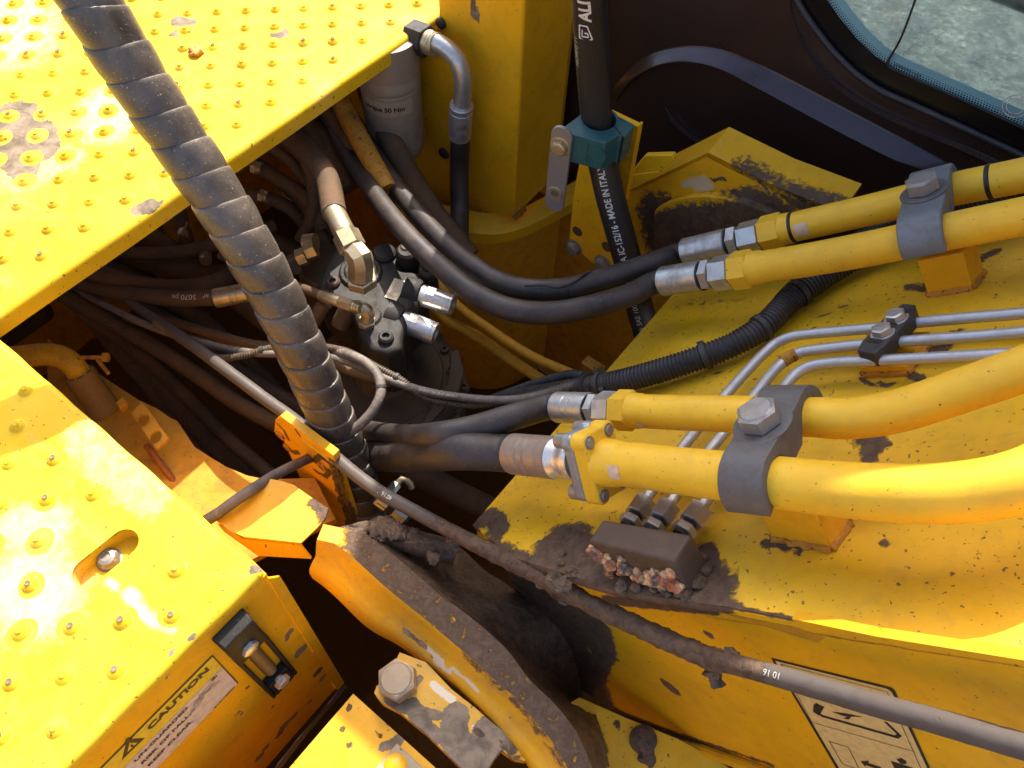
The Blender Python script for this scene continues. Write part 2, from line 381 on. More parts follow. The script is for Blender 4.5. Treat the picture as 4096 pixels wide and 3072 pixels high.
def sheet(pts, ext, sp=.008, holes=(), mb=None):
    """flat plate from an outline in 3-D, filled with a fine triangulation (so wear can be stored on it), given thickness ext"""
    pts = [np.asarray(p, float) for p in pts]; o = pts[0]; ext = np.asarray(ext, float)
    nrm = unit(sum((np.cross(pts[i] - o, pts[(i + 1) % len(pts)] - o) for i in range(len(pts))), np.zeros(3)))
    e1 = unit(pts[1] - o); e2 = np.cross(nrm, e1)
    def dens(loop):
        out = []
        for i in range(len(loop)):
            p, q = loop[i], loop[(i + 1) % len(loop)]; k = max(1, int(np.linalg.norm(q - p) / sp / 1.5)); out += [p + (q - p) * j / k for j in range(k)]
        return out
    loops = [dens(pts)] + [dens([np.asarray(p, float) for p in h]) for h in holes]
    to2 = lambda p: (float(np.dot(p - o, e1)), float(np.dot(p - o, e2)))
    L2 = [[to2(p) for p in l] for l in loops]
    def inside(poly, X):
        x, y = X[:, 0], X[:, 1]; c = np.zeros(len(X), bool); n = len(poly)
        for i in range(n):
            (x1, y1), (x2, y2) = poly[i], poly[(i + 1) % n]
            if y1 != y2: c ^= ((y1 > y) != (y2 > y)) & (x < (x2 - x1) * (y - y1) / (y2 - y1) + x1)
        return c
    P0 = np.array(L2[0]); gx = np.arange(P0[:, 0].min(), P0[:, 0].max(), sp); gy = np.arange(P0[:, 1].min(), P0[:, 1].max(), sp)
    G = np.array([(x + (.5 * sp if j % 2 else 0), y) for j, y in enumerate(gy) for x in gx]).reshape(-1, 2)
    ok = inside(L2[0], G)
    for h in L2[1:]: ok &= ~inside(h, G)
    G = G[ok]
    allp = np.array([p for l in L2 for p in l])
    if len(G):
        keep = np.ones(len(G), bool)
        for i in range(0, len(G), 4000):
            g = G[i:i + 4000]; keep[i:i + 4000] = np.min(((g[:, None] - allp[None]) ** 2).sum(2), 1) > (sp * .45) ** 2
        G = G[keep]
    co = [Vector(p) for p in allp] + [Vector(p) for p in G]; ed = []; k = 0
    for l in L2:
        n = len(l); ed += [(k + i, k + (i + 1) % n) for i in range(n)]; k += n
    vs, es, fs, *_ = delaunay_2d_cdt(co, ed, [], 0, 1e-7)
    X = np.array([tuple(v) for v in vs]); cen = np.array([X[list(f)].mean(0) for f in fs])
    ok = inside(L2[0], cen)
    for h in L2[1:]: ok &= ~inside(h, cen)
    fs = [tuple(f) for f, q in zip(fs, ok) if q]
    P3 = o + X[:, :1] * e1 + X[:, 1:] * e2
    m = mb or MB(); n = len(P3)
    cnt = {}
    for f in fs:
        for i in range(len(f)):
            a_, b_ = f[i], f[(i + 1) % len(f)]; cnt[(a_, b_)] = cnt.get((a_, b_), 0) + 1
    bd = [(a_, b_) for (a_, b_) in cnt if (b_, a_) not in cnt]
    used = sorted({v for e in bd for v in e}); mp = {v: n + i for i, v in enumerate(used)}
    vv = list(P3) + [P3[v] + ext for v in used]
    ff = fs + [(b_, a_, mp[a_], mp[b_]) for a_, b_ in bd]
    # back face: coarse n-gon fan only for plates without holes
    if not holes:
        idx = [mp[min(used, key=lambda v: np.hypot(*(X[v] - np.array(to2(p)))))] for p in pts]
        ff.append(tuple(reversed(idx)))
    m.add(vv, ff)
    return m
def tubeobj(name, pts, r, mat, parent=None, step=.008, n=18, corr=None, lump=None, sharp=40, rads=None):
    p = crom(pts, step if not corr else corr[0] / 4); R = r
    if rads is not None: R = np.interp(np.linspace(0, 1, len(p)), np.linspace(0, 1, len(rads)), rads)
    if corr:
        k = np.arange(len(p)) % 4; R = (np.full(len(p), r) if np.isscalar(R) else R) - np.array([0, 0, corr[1], corr[1]])[k]
    m = MB(); m.tube(p, R, n, True, lump); o = build(name, m, mat, parent, sharp); return o, p
def bolt(name, p, axis, r, h, mat, parent, washer=0.0, wmat=None, sock=False, ang=.3):
    """hex head (or socket cap) with an optional washer; p is the seat"""
    ax = unit(axis); t = 0.0
    m = MB()
    if sock:
        m.lathe(p, ax, [(0, r), (h * .85, r), (h, r * .88), (h, r * .55), (h * .45, r * .5), (h * .45, 0)], 18, None, ang)
    else:
        m.hexn(np.asarray(p) + ax * washer * .25, ax, 0, h, r, .13, None, ang)
        m.lathe(np.asarray(p) + ax * washer * .25, ax, [(h - .0002, r * .80), (h + r * .05, r * .72), (h + r * .07, 0)], 24)
    o = build(name, m, mat, parent, 30)
    if washer:
        w = MB(); w.lathe(p, ax, [(0, r + washer), (washer * .2, r + washer), (washer * .26, r + washer * .8), (washer * .26, r * .5)], 28); build('washer', w, wmat or mat, o, 30)
    return o
FONT = None
def textmesh(s, size, bold=0.0):
    cu = bpy.data.curves.new('lettering', 'FONT'); cu.body = s; cu.size = size; cu.offset = bold; cu.resolution_u = 3
    ob = bpy.data.objects.new('lettering', cu); COL.objects.link(ob)
    dg = bpy.context.evaluated_depsgraph_get(); me = bpy.data.meshes.new_from_object(ob.evaluated_get(dg))
    bm = bmesh.new(); bm.from_mesh(me); bmesh.ops.triangulate(bm, faces=bm.faces)
    for _ in range(1):
        bmesh.ops.subdivide_edges(bm, edges=[e for e in bm.edges if e.calc_length() > size * .25], cuts=2)
    vs = np.array([tuple(v.co) for v in bm.verts]); bm.verts.index_update(); fs = [tuple(v.index for v in f.verts) for f in bm.faces]
    bm.free(); bpy.data.objects.remove(ob); bpy.data.curves.remove(cu); bpy.data.meshes.remove(me)
    return vs, fs
def flattext(name, s, size, o, ex, ey, mat, parent, stretch=1.0, bold=0.0, lift=.0006):
    vs, fs = textmesh(s, size, bold); ex, ey = unit(ex), unit(ey); n = np.cross(ex, ey)
    if np.dot(n, CAM - o) < 0: n = -n
    m = MB(); m.add([o + ex * v[0] * stretch + ey * v[1] + n * lift for v in vs], fs); return build(name, m, mat, parent)
def hosetext(name, s, size, path, r, start, side, mat, parent, sgn=1, stretch=1.0, bold=0.0, flip=1):
    """lettering wrapped on a hose; start = metres along path, side = direction the lettering faces"""
    vs, fs = textmesh(s, size, bold); P = path; L = np.r_[0, np.cumsum(np.linalg.norm(np.diff(P, axis=0), axis=1))]
    T = np.gradient(P, axis=0); T /= np.linalg.norm(T, axis=1)[:, None]; out = []
    yc = size * .36
    for v in vs:
        q = start + sgn * v[0] * stretch; c = np.array([np.interp(q, L, P[:, i]) for i in range(3)]); t = unit([np.interp(q, L, T[:, i]) for i in range(3)])
        d = unit(np.asarray(side) - t * np.dot(side, t)); g = -np.cross(t, d) * sgn * flip
        a = (v[1] - yc) / r; out.append(c + (math.cos(a) * d + math.sin(a) * g) * (r + .0005))
    m = MB(); m.add(out, fs); return build(name, m, mat, parent)
def view(P): return unit(CAM - np.asarray(P))
def nz(P, s, amp): return amp * mnoise.noise(Vector((P[0] * s, P[1] * s, P[2] * s)))

# ================================================================== THE SETTING
g = MB(); g.add([(-60, -60, 0), (60, -60, 0), (60, 60, 0), (-60, 60, 0)], [(0, 1, 2, 3)])
ground = build('ground', g, M_gravel); ground['kind'] = 'structure'

# machine floor and walls round the hydraulic bay
m = MB()
def wallq(p, q, z0, z1, th):
    p, q = np.asarray(p), np.asarray(q); n = unit(np.cross(q - p, Z)); return [p + Z * z0, q + Z * z0, q + Z * z1, p + Z * z1], n * th
fl = MB(); fl.hexa([W(-.45, -1.75, .10), W(1.12, -1.75, .10), W(1.12, .35, .10), W(-.45, .35, .10), W(-.45, -1.75, .12), W(1.12, -1.75, .12), W(1.12, .35, .12), W(-.45, .35, .12)])
bay_floor = tag(build('bay_floor', fl, M_floor), 'dark dirty steel floor at the bottom of the hydraulic bay', 'bay floor', kind='structure')
bw = MB()
bw.hexa([W(-.45, -1.77, .10), W(1.4, -1.77, .10), W(1.4, -1.75, .10), W(-.45, -1.75, .10), W(-.45, -1.77, 1.16), W(1.4, -1.77, 1.16), W(1.4, -1.75, 1.16), W(-.45, -1.75, 1.16)])
bw.hexa([W(-.47, -1.75, .10), W(-.45, -1.75, .10), W(-.45, .35, .10), W(-.47, .35, .10), W(-.47, -1.75, 1.16), W(-.45, -1.75, 1.16), W(-.45, .35, 1.16), W(-.47, .35, 1.16)])
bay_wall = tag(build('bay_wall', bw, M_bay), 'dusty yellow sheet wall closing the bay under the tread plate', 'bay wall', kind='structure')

# ---------------------------------------------------------------- tread plates and their dimples
EB = -.906
def dimple_mesh(name, tip):
    rings = [(.0165, .00006, 0), (.0142, .0002, .04), (.0120, .0003, .14), (.0104, .0005, .24), (.0096, .0010, .05), (.0086, .0024, 0), (.0068, .0040, 0), (.0048, .0053, 0), (.0036, .0062, 0), (.0033, .0072, 0), (.0029, .0075, 0), (.0018, .0070, 0), (0, .0069, 0)]
    b = MB(); n = 20; vs = []; w = []
    for i, (r, h, d) in enumerate(rings):
        for k in range(n if r else 1):
            a = 2 * math.pi * k / n; vs.append((r * math.cos(a), r * math.sin(a), h)); w.append((0, tip if i > 8 else 0, d, 1))
    fs = [(i * n + k, i * n + (k + 1) % n, (i + 1) * n + (k + 1) % n, (i + 1) * n + k) for i in range(len(rings) - 2) for k in range(n)]
    j = (len(rings) - 2) * n; fs += [(j + k, j + (k + 1) % n, j + n) for k in range(n)]
    me = bpy.data.meshes.new(name); me.from_pydata(vs, [], fs); me.materials.append(M_deck)
    ca = me.color_attributes.new('wear', 'FLOAT_COLOR', 'POINT'); ca.data.foreach_set('color', np.array(w, float).ravel())
    me.polygons.foreach_set('use_smooth', [True] * len(fs)); me.set_sharp_from_angle(angle=rad(60)); return me
DM = [dimple_mesh('dimple', 0), dimple_mesh('dimple_worn', 1.0)]
def put_dimple(parent, x, y, z, worn, s=1.0):
    o = bpy.data.objects.new('dimple', DM[worn]); COL.objects.link(o); o.parent = parent; o.location = Vector((x, y, z)) - world_loc(parent)
    o.rotation_euler = (random.uniform(-.02, .02), random.uniform(-.02, .02), random.uniform(0, 6)); o.scale = (s, s, s * random.uniform(.9, 1.12))

dk_w = strokes([
    (1, [onZ(60, 470, DZ), onZ(120, 540, DZ)], .040, 1.0), (1, [onZ(20, 560, DZ), onZ(150, 590, DZ)], .034, 1.0), (1, [onZ(95, 600, DZ), onZ(95, 680, DZ)], .022, 1.0), (1, [onZ(0, 620, DZ), onZ(60, 640, DZ)], .025, 1.0),
    (1, [onZ(715, 85, DZ), onZ(750, 90, DZ)], .016, .9), (1, [onZ(700, 137, DZ)], .010, .9), (1, [onZ(1115, 132, DZ)], .018, .9), (1, [onZ(560, 840, DZ), onZ(600, 820, DZ)], .014, 1.0),
    (2, [onZ(30, 150, DZ), onZ(10, 60, DZ)], .10, .50), (2, [onZ(420, 420, DZ), onZ(430, 500, DZ)], .05, .5), (2, [onZ(90, 700, DZ), onZ(250, 640, DZ)], .04, .4)])
up_pts = [W(-.38, EB - .010, DZ), W(1.38, EB - .010, DZ), W(1.38, -1.72, DZ), W(-.38, -1.72, DZ)]
sm = sheet(up_pts, -Z * .004, .011)
def foldstrip(m, p, q, out, r, drop, n=10):
    """rolled edge: quarter round then a short skirt; p,q on the flat sheet, out = outward direction"""
    prof = [(0, 0)] + [(r * math.sin(a), -r * (1 - math.cos(a))) for a in np.linspace(.12, math.pi / 2, n)] + [(r, -drop), (r - .004, -drop)]
    k = 40; vs = []; fs = []
    for i in range(k + 1):
        c = p + (q - p) * i / k
        for (o_, z_) in prof: vs.append(c + out * (o_ + .0006 * math.sin(i * .9) * (o_ > 0)) + Z * z_)
    w = len(prof)
    for i in range(k):
        for j in range(w - 1): fs.append((i * w + j, (i + 1) * w + j, (i + 1) * w + j + 1, i * w + j + 1))
    m.add(vs, fs)
foldstrip(sm, up_pts[0], up_pts[1], B, .010, .030)
upper = build('tread_plate', sm, M_deck, sharp=50, wear=dk_w)
tag(upper, 'sunlit yellow anti-slip tread plate with rows of dimples and a scraped grey patch', 'tread plate')
GA = .1799; e1 = np.array([math.cos(GA), math.sin(GA)]); e2 = np.array([math.sin(GA), -math.cos(GA)]); nd = 0
for r in range(-3, 22):
    for c in range(-7, 16):
        p = np.array([-.8639, 1.2947]) + .05 * (c * e1 + r * e2)
        a_, b_ = float(p @ A[:2]), float(p @ B[:2])
        P3 = np.array([p[0], p[1], DZ]) - CAM; d_ = P3 @ FW; u_, v_ = F * (P3 @ RT) / d_, F * (P3 @ DN) / d_; X_, Y_ = 2048 + _cr * u_ - _sr * v_, 1536 + _sr * u_ + _cr * v_
        if b_ < EB - .028 and -.36 < a_ < 1.36 and X_ > -60 and Y_ > -60: put_dimple(upper, p[0], p[1], DZ, 1 if random.random() < .16 else 0, random.uniform(.97, 1.08)); nd += 1
print('dimples', nd)

# lower step box
BA, BF = .098, -.383
loff = (-.58104, .40770); LA = .18157; f1 = np.array([math.cos(LA), math.sin(LA)]); f2 = np.array([math.sin(LA), -math.cos(LA)])
low_cells = [(-1, 0), (0, 0), (0, 1), (1, 0), (1, 1), (1, 2), (2, 0), (2, 1), (3, 0), (3, 1), (3, 4), (4, 1), (4, 2), (4, 3), (4, 4), (5, 1), (5, 2), (5, 3), (6, 1), (6, 2), (3, -0), (4, 0), (5, 0), (7, 1), (-1, -1), (-2, 0), (0, -1)]
lowp = [np.array(loff) + .05087 * (c * f1 + r * f2) for r, c in sorted(set(low_cells))]
s0, s1 = onZ(352, 2287, DZ), onZ(494, 2172, DZ); sr = .0165
def slotloop(rr, z):
    u = unit(s1 - s0); w = np.cross(Z, u); out = []
    for a in np.linspace(-math.pi / 2, math.pi / 2, 12): out.append(s1 + rr * (math.cos(a) * u + math.sin(a) * w))
    for a in np.linspace(math.pi / 2, 1.5 * math.pi, 12): out.append(s0 + rr * (math.cos(a) * u + math.sin(a) * w))
    return [p * np.array([1, 1, 0]) + Z * z for p in out]
lw = strokes([(2, [onZ(430, 2330, DZ), onZ(560, 2380, DZ)], .004, .7), (2, [onZ(510, 2370, DZ), onZ(600, 2470, DZ), onZ(680, 2515, DZ)], .0055, .8),
              (2, [onZ(110, 2330, DZ), onZ(160, 2400, DZ)], .05, .55), (2, [onZ(330, 1750, DZ), onZ(520, 1930, DZ), onZ(600, 1990, DZ)], .03, .40), (2, [onZ(60, 2110, DZ), onZ(200, 2100, DZ)], .03, .5),
              (1, [onZ(1005, 2275, DZ), onZ(1045, 2265, DZ)], .006, 1.0), (1, [onZ(760, 2555, DZ)], .004, 1.0), (1, [onZ(660, 2630, DZ), onZ(700, 2605, DZ)], .0025, .9), (0, [onZ(870, 2400, DZ)], .003, .8)])
R2 = .008
lm = sheet([W(-.42, BF - R2, DZ), W(-.42, -.885, DZ), W(BA - R2, -.885, DZ), W(BA - R2, BF - R2, DZ)], -Z * .003, .009, holes=[slotloop(sr, DZ)])
foldstrip(lm, W(-.42, BF - R2, DZ), W(BA - R2, BF - R2, DZ), B, R2, .012)
foldstrip(lm, W(BA - R2, BF - R2, DZ), W(BA - R2, -.885, DZ), A, R2, .012)
# rounded corner
k = 8; vs = []; fs = []
for i in range(k + 1):
    d_ = math.cos(math.pi / 2 * i / k) * B + math.sin(math.pi / 2 * i / k) * A
    for j in range(k + 1):
        t = math.pi / 2 * j / k; vs.append(W(BA - R2, BF - R2, DZ) + d_ * R2 * math.sin(t) - Z * R2 * (1 - math.cos(t)))
    vs.append(vs[-1] - Z * .004)
fs = [(i * (k + 2) + j, (i + 1) * (k + 2) + j, (i + 1) * (k + 2) + j + 1, i * (k + 2) + j + 1) for i in range(k) for j in range(k + 1)]
lm.add(vs, fs)
# slot wall
lo1, lo2 = slotloop(sr, DZ), slotloop(sr, DZ - .024); n = len(lo1); lm.add(lo1 + lo2, [(i, (i + 1) % n, n + (i + 1) % n, n + i) for i in range(n)])
lm.add(slotloop(sr + .001, DZ - .0235), [tuple(range(n))])
step_box = build('step_box', lm, M_deck, sharp=50, wear=lw)
tag(step_box, 'sunlit yellow step box with a bolt slot, warning decal and black latch on its front', 'step box')
for p in lowp: put_dimple(step_box, p[0], p[1], DZ, 1 if random.random() < .6 else 0, random.uniform(.92, 1.04))
BZ = float(onB(1345, 2750, BF)[2])
fw_ = strokes([(1, [onB(*zz(7, x, y), BF)], r, 1.0) for x, y, r in ((1830, 800, .008), (1810, 850, .006), (1900, 920, .012), (2010, 1050, .011), (2040, 1090, .008), (1960, 1240, .006), (1860, 1330, .008), (1800, 1390, .012), (1770, 1440, .010), (1680, 1530, .008), (1640, 1590, .010), (1560, 1150, .005), (1530, 1310, .005), (1060, 1075, .005), (1720, 1280, .004), (1500, 1320, .005), (1220, 835, .004), (1310, 1330, .003))])
ff = sheet([W(BA - .002, BF, DZ - .010), W(-.42, BF, DZ - .010), W(-.42, BF, BZ), W(BA - .002, BF, BZ)], -B * .004, .008)
front = build('front_panel', ff, M_yel, step_box, wear=fw_)
sp_ = MB(); sp_.hexa([W(BA - .004, -.885, BZ), W(BA, -.885, BZ), W(BA, BF - .001, BZ), W(BA - .004, BF - .001, BZ), W(BA - .004, -.885, DZ - .011), W(BA, -.885, DZ - .011), W(BA, BF - .001, DZ - .011), W(BA - .004, BF - .001, DZ - .011)])
build('side_panel', sp_, M_yel, step_box)
# raised flange running down the right-hand end of the front
fx = strokes([(0, [onB(*zz(7, 1780, 560), BF), onB(*zz(7, 1900, 740), BF), onB(*zz(7, 2050, 960), BF)], .004, 1.0)])
fm = MB(); c0 = [W(BA - .002, BF + .001, DZ - .014), W(BA + .010, BF + .001, DZ - .035), W(BA + .012, BF + .001, BZ - .004), W(BA - .004, BF + .001, BZ - .004)]
fm = sheet(c0, B * .003, .008); build('end_flange', fm, M_yel, step_box, wear=fx)
# bolt in the slot
bp0 = onZ(433, 2236, DZ - .020); bp0[2] = DZ - .0235
sb = bolt('slot_bolt', bp0, Z, .0115, .008, M_bolt, step_box, .003, M_bolt, sock=False)
dome = MB(); dome.lathe(bp0 + Z * .002, Z, [(0, .0125), (.004, .0120), (.008, .0095), (.0095, .0055), (.0085, .0050), (.0050, .0048), (.0050, 0)], 24); build('button_head', dome, M_bolt, step_box, 30)
# decal
def fB(x, y, l=.0007): return onB(*zz(7, x, y), BF + l)
ct, cr_, cb = fB(1340, 945), fB(1525, 1100), fB(650, 1640)
ux = unit(fB(1340, 945) - fB(650, 1640)); ux = unit(ux - B * np.dot(ux, B)); uy = unit(np.cross(B, ux)); uy = uy if uy[2] > 0 else -uy
tl = fB(1345, 945); wd = float(np.dot(fB(1345, 945) - fB(1525, 1100), uy)); L_ = .30
print('decal height', wd, 'text dir', ux, uy)
def dpt(s, t, l=0): return tl - ux * s - uy * t + B * l
dm = MB(); dm.prism([dpt(0, 0), dpt(L_, 0), dpt(L_, wd), dpt(0, wd)], B * .0004); dec = build('warning_decal', dm, M_black, step_box)
e_ = .0016
q = MB(); q.prism([dpt(e_, e_, .0004), dpt(L_, e_, .0004), dpt(L_, wd * .36, .0004), dpt(e_, wd * .36, .0004)], B * .0004); build('yellow_band', q, M_decaly, dec)
q = MB(); q.prism([dpt(e_, wd * .37, .0004), dpt(L_, wd * .37, .0004), dpt(L_, wd - e_, .0004), dpt(e_, wd - e_, .0004)], B * .0004); build('white_band', q, M_decalw, dec)
def dtext(s, px, py, size, st=1.0, bold=0.0006):
    o = fB(px, py, .0016); flattext('lettering', s, size, o, ux, uy, M_black, dec, st, bold)
dtext('CAUTION', 945, 1420, .0165, 1.10, .0007)
dtext('UN-GUARDED', 855, 1622, .0100, 1.12, .0003)
dtext('RISK OF FALL,', 898, 1636, .0100, 1.12, .0003)
dtext('KEEP CLEAR.', 940, 1650, .0100, 1.12, .0003)
dtext('817/18960', 1355, 1282, .0050, 1.5, .0002)
dtext('S:', 1340, 1110, .0085, 1.4, .0004)
tri = MB(); t0, t1, t2 = fB(770, 1608, .0014), fB(915, 1468, .0014), fB(800, 1475, .0014); tri.prism([t0, t1, t2], B * .0003); build('warning_triangle', tri, M_black, dec)
tc = (t0 + t1 + t2) / 3; q = MB(); q.prism([tc + (p - tc) * .42 for p in (t0, t1, t2)], B * .0006); build('warning_triangle_inner', q, M_decaly, dec)
flattext('lettering', '!', .012, tc - ux * .0015 - uy * .005 + B * .0009, ux, uy, M_black, dec, 1.2, .0005)
scr = MB()
for (x, y, r) in ((1235, 1270, .010), (1265, 1215, .013), (1300, 1170, .012), (1345, 1140, .009), (1375, 1120, .005), (1215, 1300, .006), (1130, 1490, .006), (1010, 1540, .007), (960, 1590, .006)):
    c = fB(x, y, .0015); pts = []
    for i in range(22):
        a = 2 * math.pi * i / 22; rr = r * (.55 + .7 * random.random()) * .8; pts.append(c + ux * rr * math.cos(a) * 1.3 + uy * rr * math.sin(a) * .8)
    scr.add(pts + [c], [(i, (i + 1) % 22, 22) for i in range(22)])
build('scuffed_patch', scr, M_castb, dec)
# latch on the front
def fz(x, y, l=0.): return onB(*zz(7, x, y), BF + l)
la, lb, lc, ld = fz(1500, 650, .022), fz(1310, 845, .022), fz(1695, 1190, .010), fz(1845, 1020, .010)
lx = unit(fz(1690, 1190) - fz(1330, 850)); ly = unit(fz(1530, 660) - fz(1310, 845)); ly = unit(ly - lx * np.dot(lx, ly))
lo_ = fz(1330, 845); LL = float(np.dot(fz(1690, 1190) - lo_, lx)); LW = float(np.dot(fz(1845, 1020) - lo_, ly))
latch = MB()
P_ = lambda s, t, h: lo_ + lx * s + ly * t + B * h
w4 = .006
latch.hexa([P_(0, 0, 0), P_(LL * .30, 0, 0), P_(LL * .30, LW, 0), P_(0, LW, 0), P_(.002, .002, .020), P_(LL * .27, .002, .020), P_(LL * .27, LW - .002, .020), P_(.002, LW - .002, .020)])
for (s_a, s_b, t_a, t_b) in ((LL * .29, LL, 0, w4), (LL * .29, LL, LW - w4, LW), (LL * .80, LL, w4, LW - w4)):
    latch.hexa([P_(s_a, t_a, 0), P_(s_b, t_a, 0), P_(s_b, t_b, 0), P_(s_a, t_b, 0), P_(s_a, t_a, .015), P_(s_b - .001, t_a, .013), P_(s_b - .001, t_b, .013), P_(s_a, t_b, .015)])
M_latch = rubber('latch_plastic', (.010, .009, .008), .5, .10); M_latch.node_tree.nodes['Principled BSDF'].inputs['Specular IOR Level'].default_value = .22
lt = build('door_latch', latch, M_latch, step_box, bevel=.0022)
iw = MB(); iw.lathe(P_(LL * .36, LW / 2, .001), lx, [(0, .009), (LL * .40, .009)], 20); build('latch_roller', iw, plain('latch_brass', (.20, .125, .04), .5), lt)
for (px, py) in ((1560, 885), (1770, 1100)):
    c = fz(px, py, .017); bb = MB(); bb.hexn(c, B, 0, .009, .0105, .12); build('latch_bolt', bb, M_bright, lt, 30)
    wb = MB(); wb.lathe(c - B * .004, B, [(0, .006), (.005, .006)], 14); build('bolt_shank', wb, M_bright, lt)

# fallen leaf crumb on the tread plate
def lump(name, P, r, mat, seed, sq=.6, n=2):
    bmm = bmesh.new(); bmesh.ops.create_icosphere(bmm, subdivisions=n, radius=1)
    vs = []
    for v in bmm.verts:
        p = np.array(v.co); k_ = 1 + .45 * mnoise.noise(Vector(p * 1.6 + seed)) + .25 * mnoise.noise(Vector(p * 4 + seed)); vs.append(np.asarray(P) + p * r * k_ * np.array([1, 1, sq]))
    bmm.verts.index_update(); mb_ = MB(); mb_.add(vs, [tuple(v.index for v in f.verts) for f in bmm.faces]); bmm.free(); return build(name, mb_, mat, None, 60)
tag(lump('clod', onZ(785, 215, DZ) + Z * .005, .012, M_rust, 3.3, .6, 3), 'small brown clod of dirt lying on the tread plate', 'clod')

# ================================================================== CAB
CA = 1.20; CB0, CB1 = -.92, 1.05; CTOP = 2.345
cab = MB()
th = .03
def awall(m, a, pts2, ext):                       # pts2: (b,z)
    m.prism([W(a, b_, z_) for b_, z_ in pts2], ext)
win = [onA(*p, CA) for p in ((3150, -60), (3200, 40), (3270, 140), (3345, 230), (3430, 310), (3520, 370), (3620, 415), (3850, 520), (4096, 635), (4500, 825), (4900, 1010), (5020, 980), (5060, 850), (4980, -500), (4900, -700), (3250, -700), (3150, -600), (3110, -300))]
win = win[::1]
skin = sheet([W(CA, CB0, .35), W(CA, CB1, .35), W(CA, CB1, CTOP), W(CA, CB0, CTOP)], A * th, .05, holes=[win[::-1]])
cabo = build('cab', skin, M_cab, sharp=40)
tag(cabo, 'dark brown painted cab side with a curved pressed groove and rounded glass window', 'cab')
m = MB()
m.hexa([W(CA, CB0, CTOP), W(2.15, CB0, CTOP), W(2.15, CB1, CTOP), W(CA, CB1, CTOP), W(CA, CB0, CTOP + .04), W(2.15, CB0, CTOP + .04), W(2.15, CB1, CTOP + .04), W(CA, CB1, CTOP + .04)])
build('roof', m, M_cab, cabo, bevel=.01)
m = MB(); m.hexa([W(CA + th, CB0, .9), W(2.15, CB0, .9), W(2.15, CB0 + .03, .9), W(CA + th, CB0 + .03, .9), W(CA + th, CB0, CTOP), W(2.15, CB0, CTOP), W(2.15, CB0 + .03, CTOP), W(CA + th, CB0 + .03, CTOP)])
build('rear_wall', m, M_cab, cabo)
# far side: solid above and below, open glazing between
m = MB()
for z0, z1 in ((.9, 1.02), (1.95, CTOP)): m.hexa([W(2.12, CB0, z0), W(2.15, CB0, z0), W(2.15, CB1, z0), W(2.12, CB1, z0), W(2.12, CB0, z1), W(2.15, CB0, z1), W(2.15, CB1, z1), W(2.12, CB1, z1)])
build('far_side', m, M_cab, cabo)
m = MB(); m.hexa([W(CA + th, CB0, .98), W(2.12, CB0, .98), W(2.12, CB1, .98), W(CA + th, CB1, .98), W(CA + th, CB0, 1.0), W(2.12, CB0, 1.0), W(2.12, CB1, 1.0), W(CA + th, CB1, 1.0)])
build('added_cab_floor', m, M_cabfloor, cabo)  # added floor behind the glass, gives the window its gravelly grey
# glass and its black and teal bands
def scale_loop(loop, off):
    out = []; n = len(loop); nrm = A
    for i in range(n):
        t = unit(loop[(i + 1) % n] - loop[i - 1]); w_ = np.cross(nrm, t); out.append(loop[i] + w_ * off)
    return out
cen = sum(win) / len(win)
def inset(loop, d):
    a_, b_ = scale_loop(loop, d), scale_loop(loop, -d)
    fa = np.mean([np.linalg.norm(p - cen) for p in a_]); fb = np.mean([np.linalg.norm(p - cen) for p in b_]); return a_ if fa < fb else b_
g1 = inset(win, .001); m = MB(); m.prism([p + A * .008 for p in g1], A * .005); gl = build('window_pane', m, M_glass, cabo)
def band(name, d0, d1, mat, lift):
    l0, l1 = inset(win, d0), inset(win, d1); n = len(l0); m = MB()
    m.add([p + A * lift for p in l0] + [p + A * lift for p in l1] + [p + A * (lift + .0008) for p in l0] + [p + A * (lift + .0008) for p in l1],
          [(i, (i + 1) % n, n + (i + 1) % n, n + i) for i in range(n)] + [(2 * n + i, 3 * n + i, 3 * n + (i + 1) % n, 2 * n + (i + 1) % n) for i in range(n)] + [(n + i, n + (i + 1) % n, 3 * n + (i + 1) % n, 3 * n + i) for i in range(n)])
    return build(name, m, mat, gl)
band('black_border', .0005, .040, M_frit, .0066)
band('teal_border', .0402, .061, M_teal, .0066)
# dots where the black border breaks up
dots = MB(); l0 = inset(win, .043)
P = crom(l0[:10], .0042)
for row in range(3):
    lr = crom(inset(win, .0425 + row * .0034)[:11], .0042 )
    for i, p in enumerate(lr[(row % 2):: 1]):
        q = p + (lr[min(i + 1, len(lr) - 1)] - p) * (.5 if row % 2 else 0); r_ = .0014 - row * .0003
        t = unit(np.cross(A, Z)); c = q + A * .0062; dots.add([c + r_ * (math.cos(x) * t + math.sin(x) * Z) for x in np.linspace(0, 2 * math.pi, 7)[:-1]], [tuple(range(6))])
o = build('border_dot', dots, M_frit, gl); o['kind'] = 'stuff'
tubeobj('seal', inset(win, -.003) + [inset(win, -.003)[0]], .005, M_cond, gl, n=10)
ln = [onA(x, y, CA + .0035) for x, y in ((3690, -80), (3600, 160), (3552, 245), (3550, 262), (3570, 275), (3850, 400), (4150, 540))]
tubeobj('door_seam', ln, .0017, M_black, gl, n=8)
flattext('lettering', 'EMMARK V03', .006, onA(3575, 262, CA + .005), B, Z, M_black, gl, 1.2)
ring = MB(); rc = onA(4062, 425, CA + .005)
for rr in (.016, .011):
    n = 28; t = B; vs = [rc + (rr + dr) * (math.cos(x) * t + math.sin(x) * Z) for dr in (0, .0013) for x in np.linspace(0, 2 * math.pi, n + 1)[:-1]]
    ring.add(vs, [(i, (i + 1) % n, n + (i + 1) % n, n + i) for i in range(n)])
build('glass_mark', ring, M_white, gl)
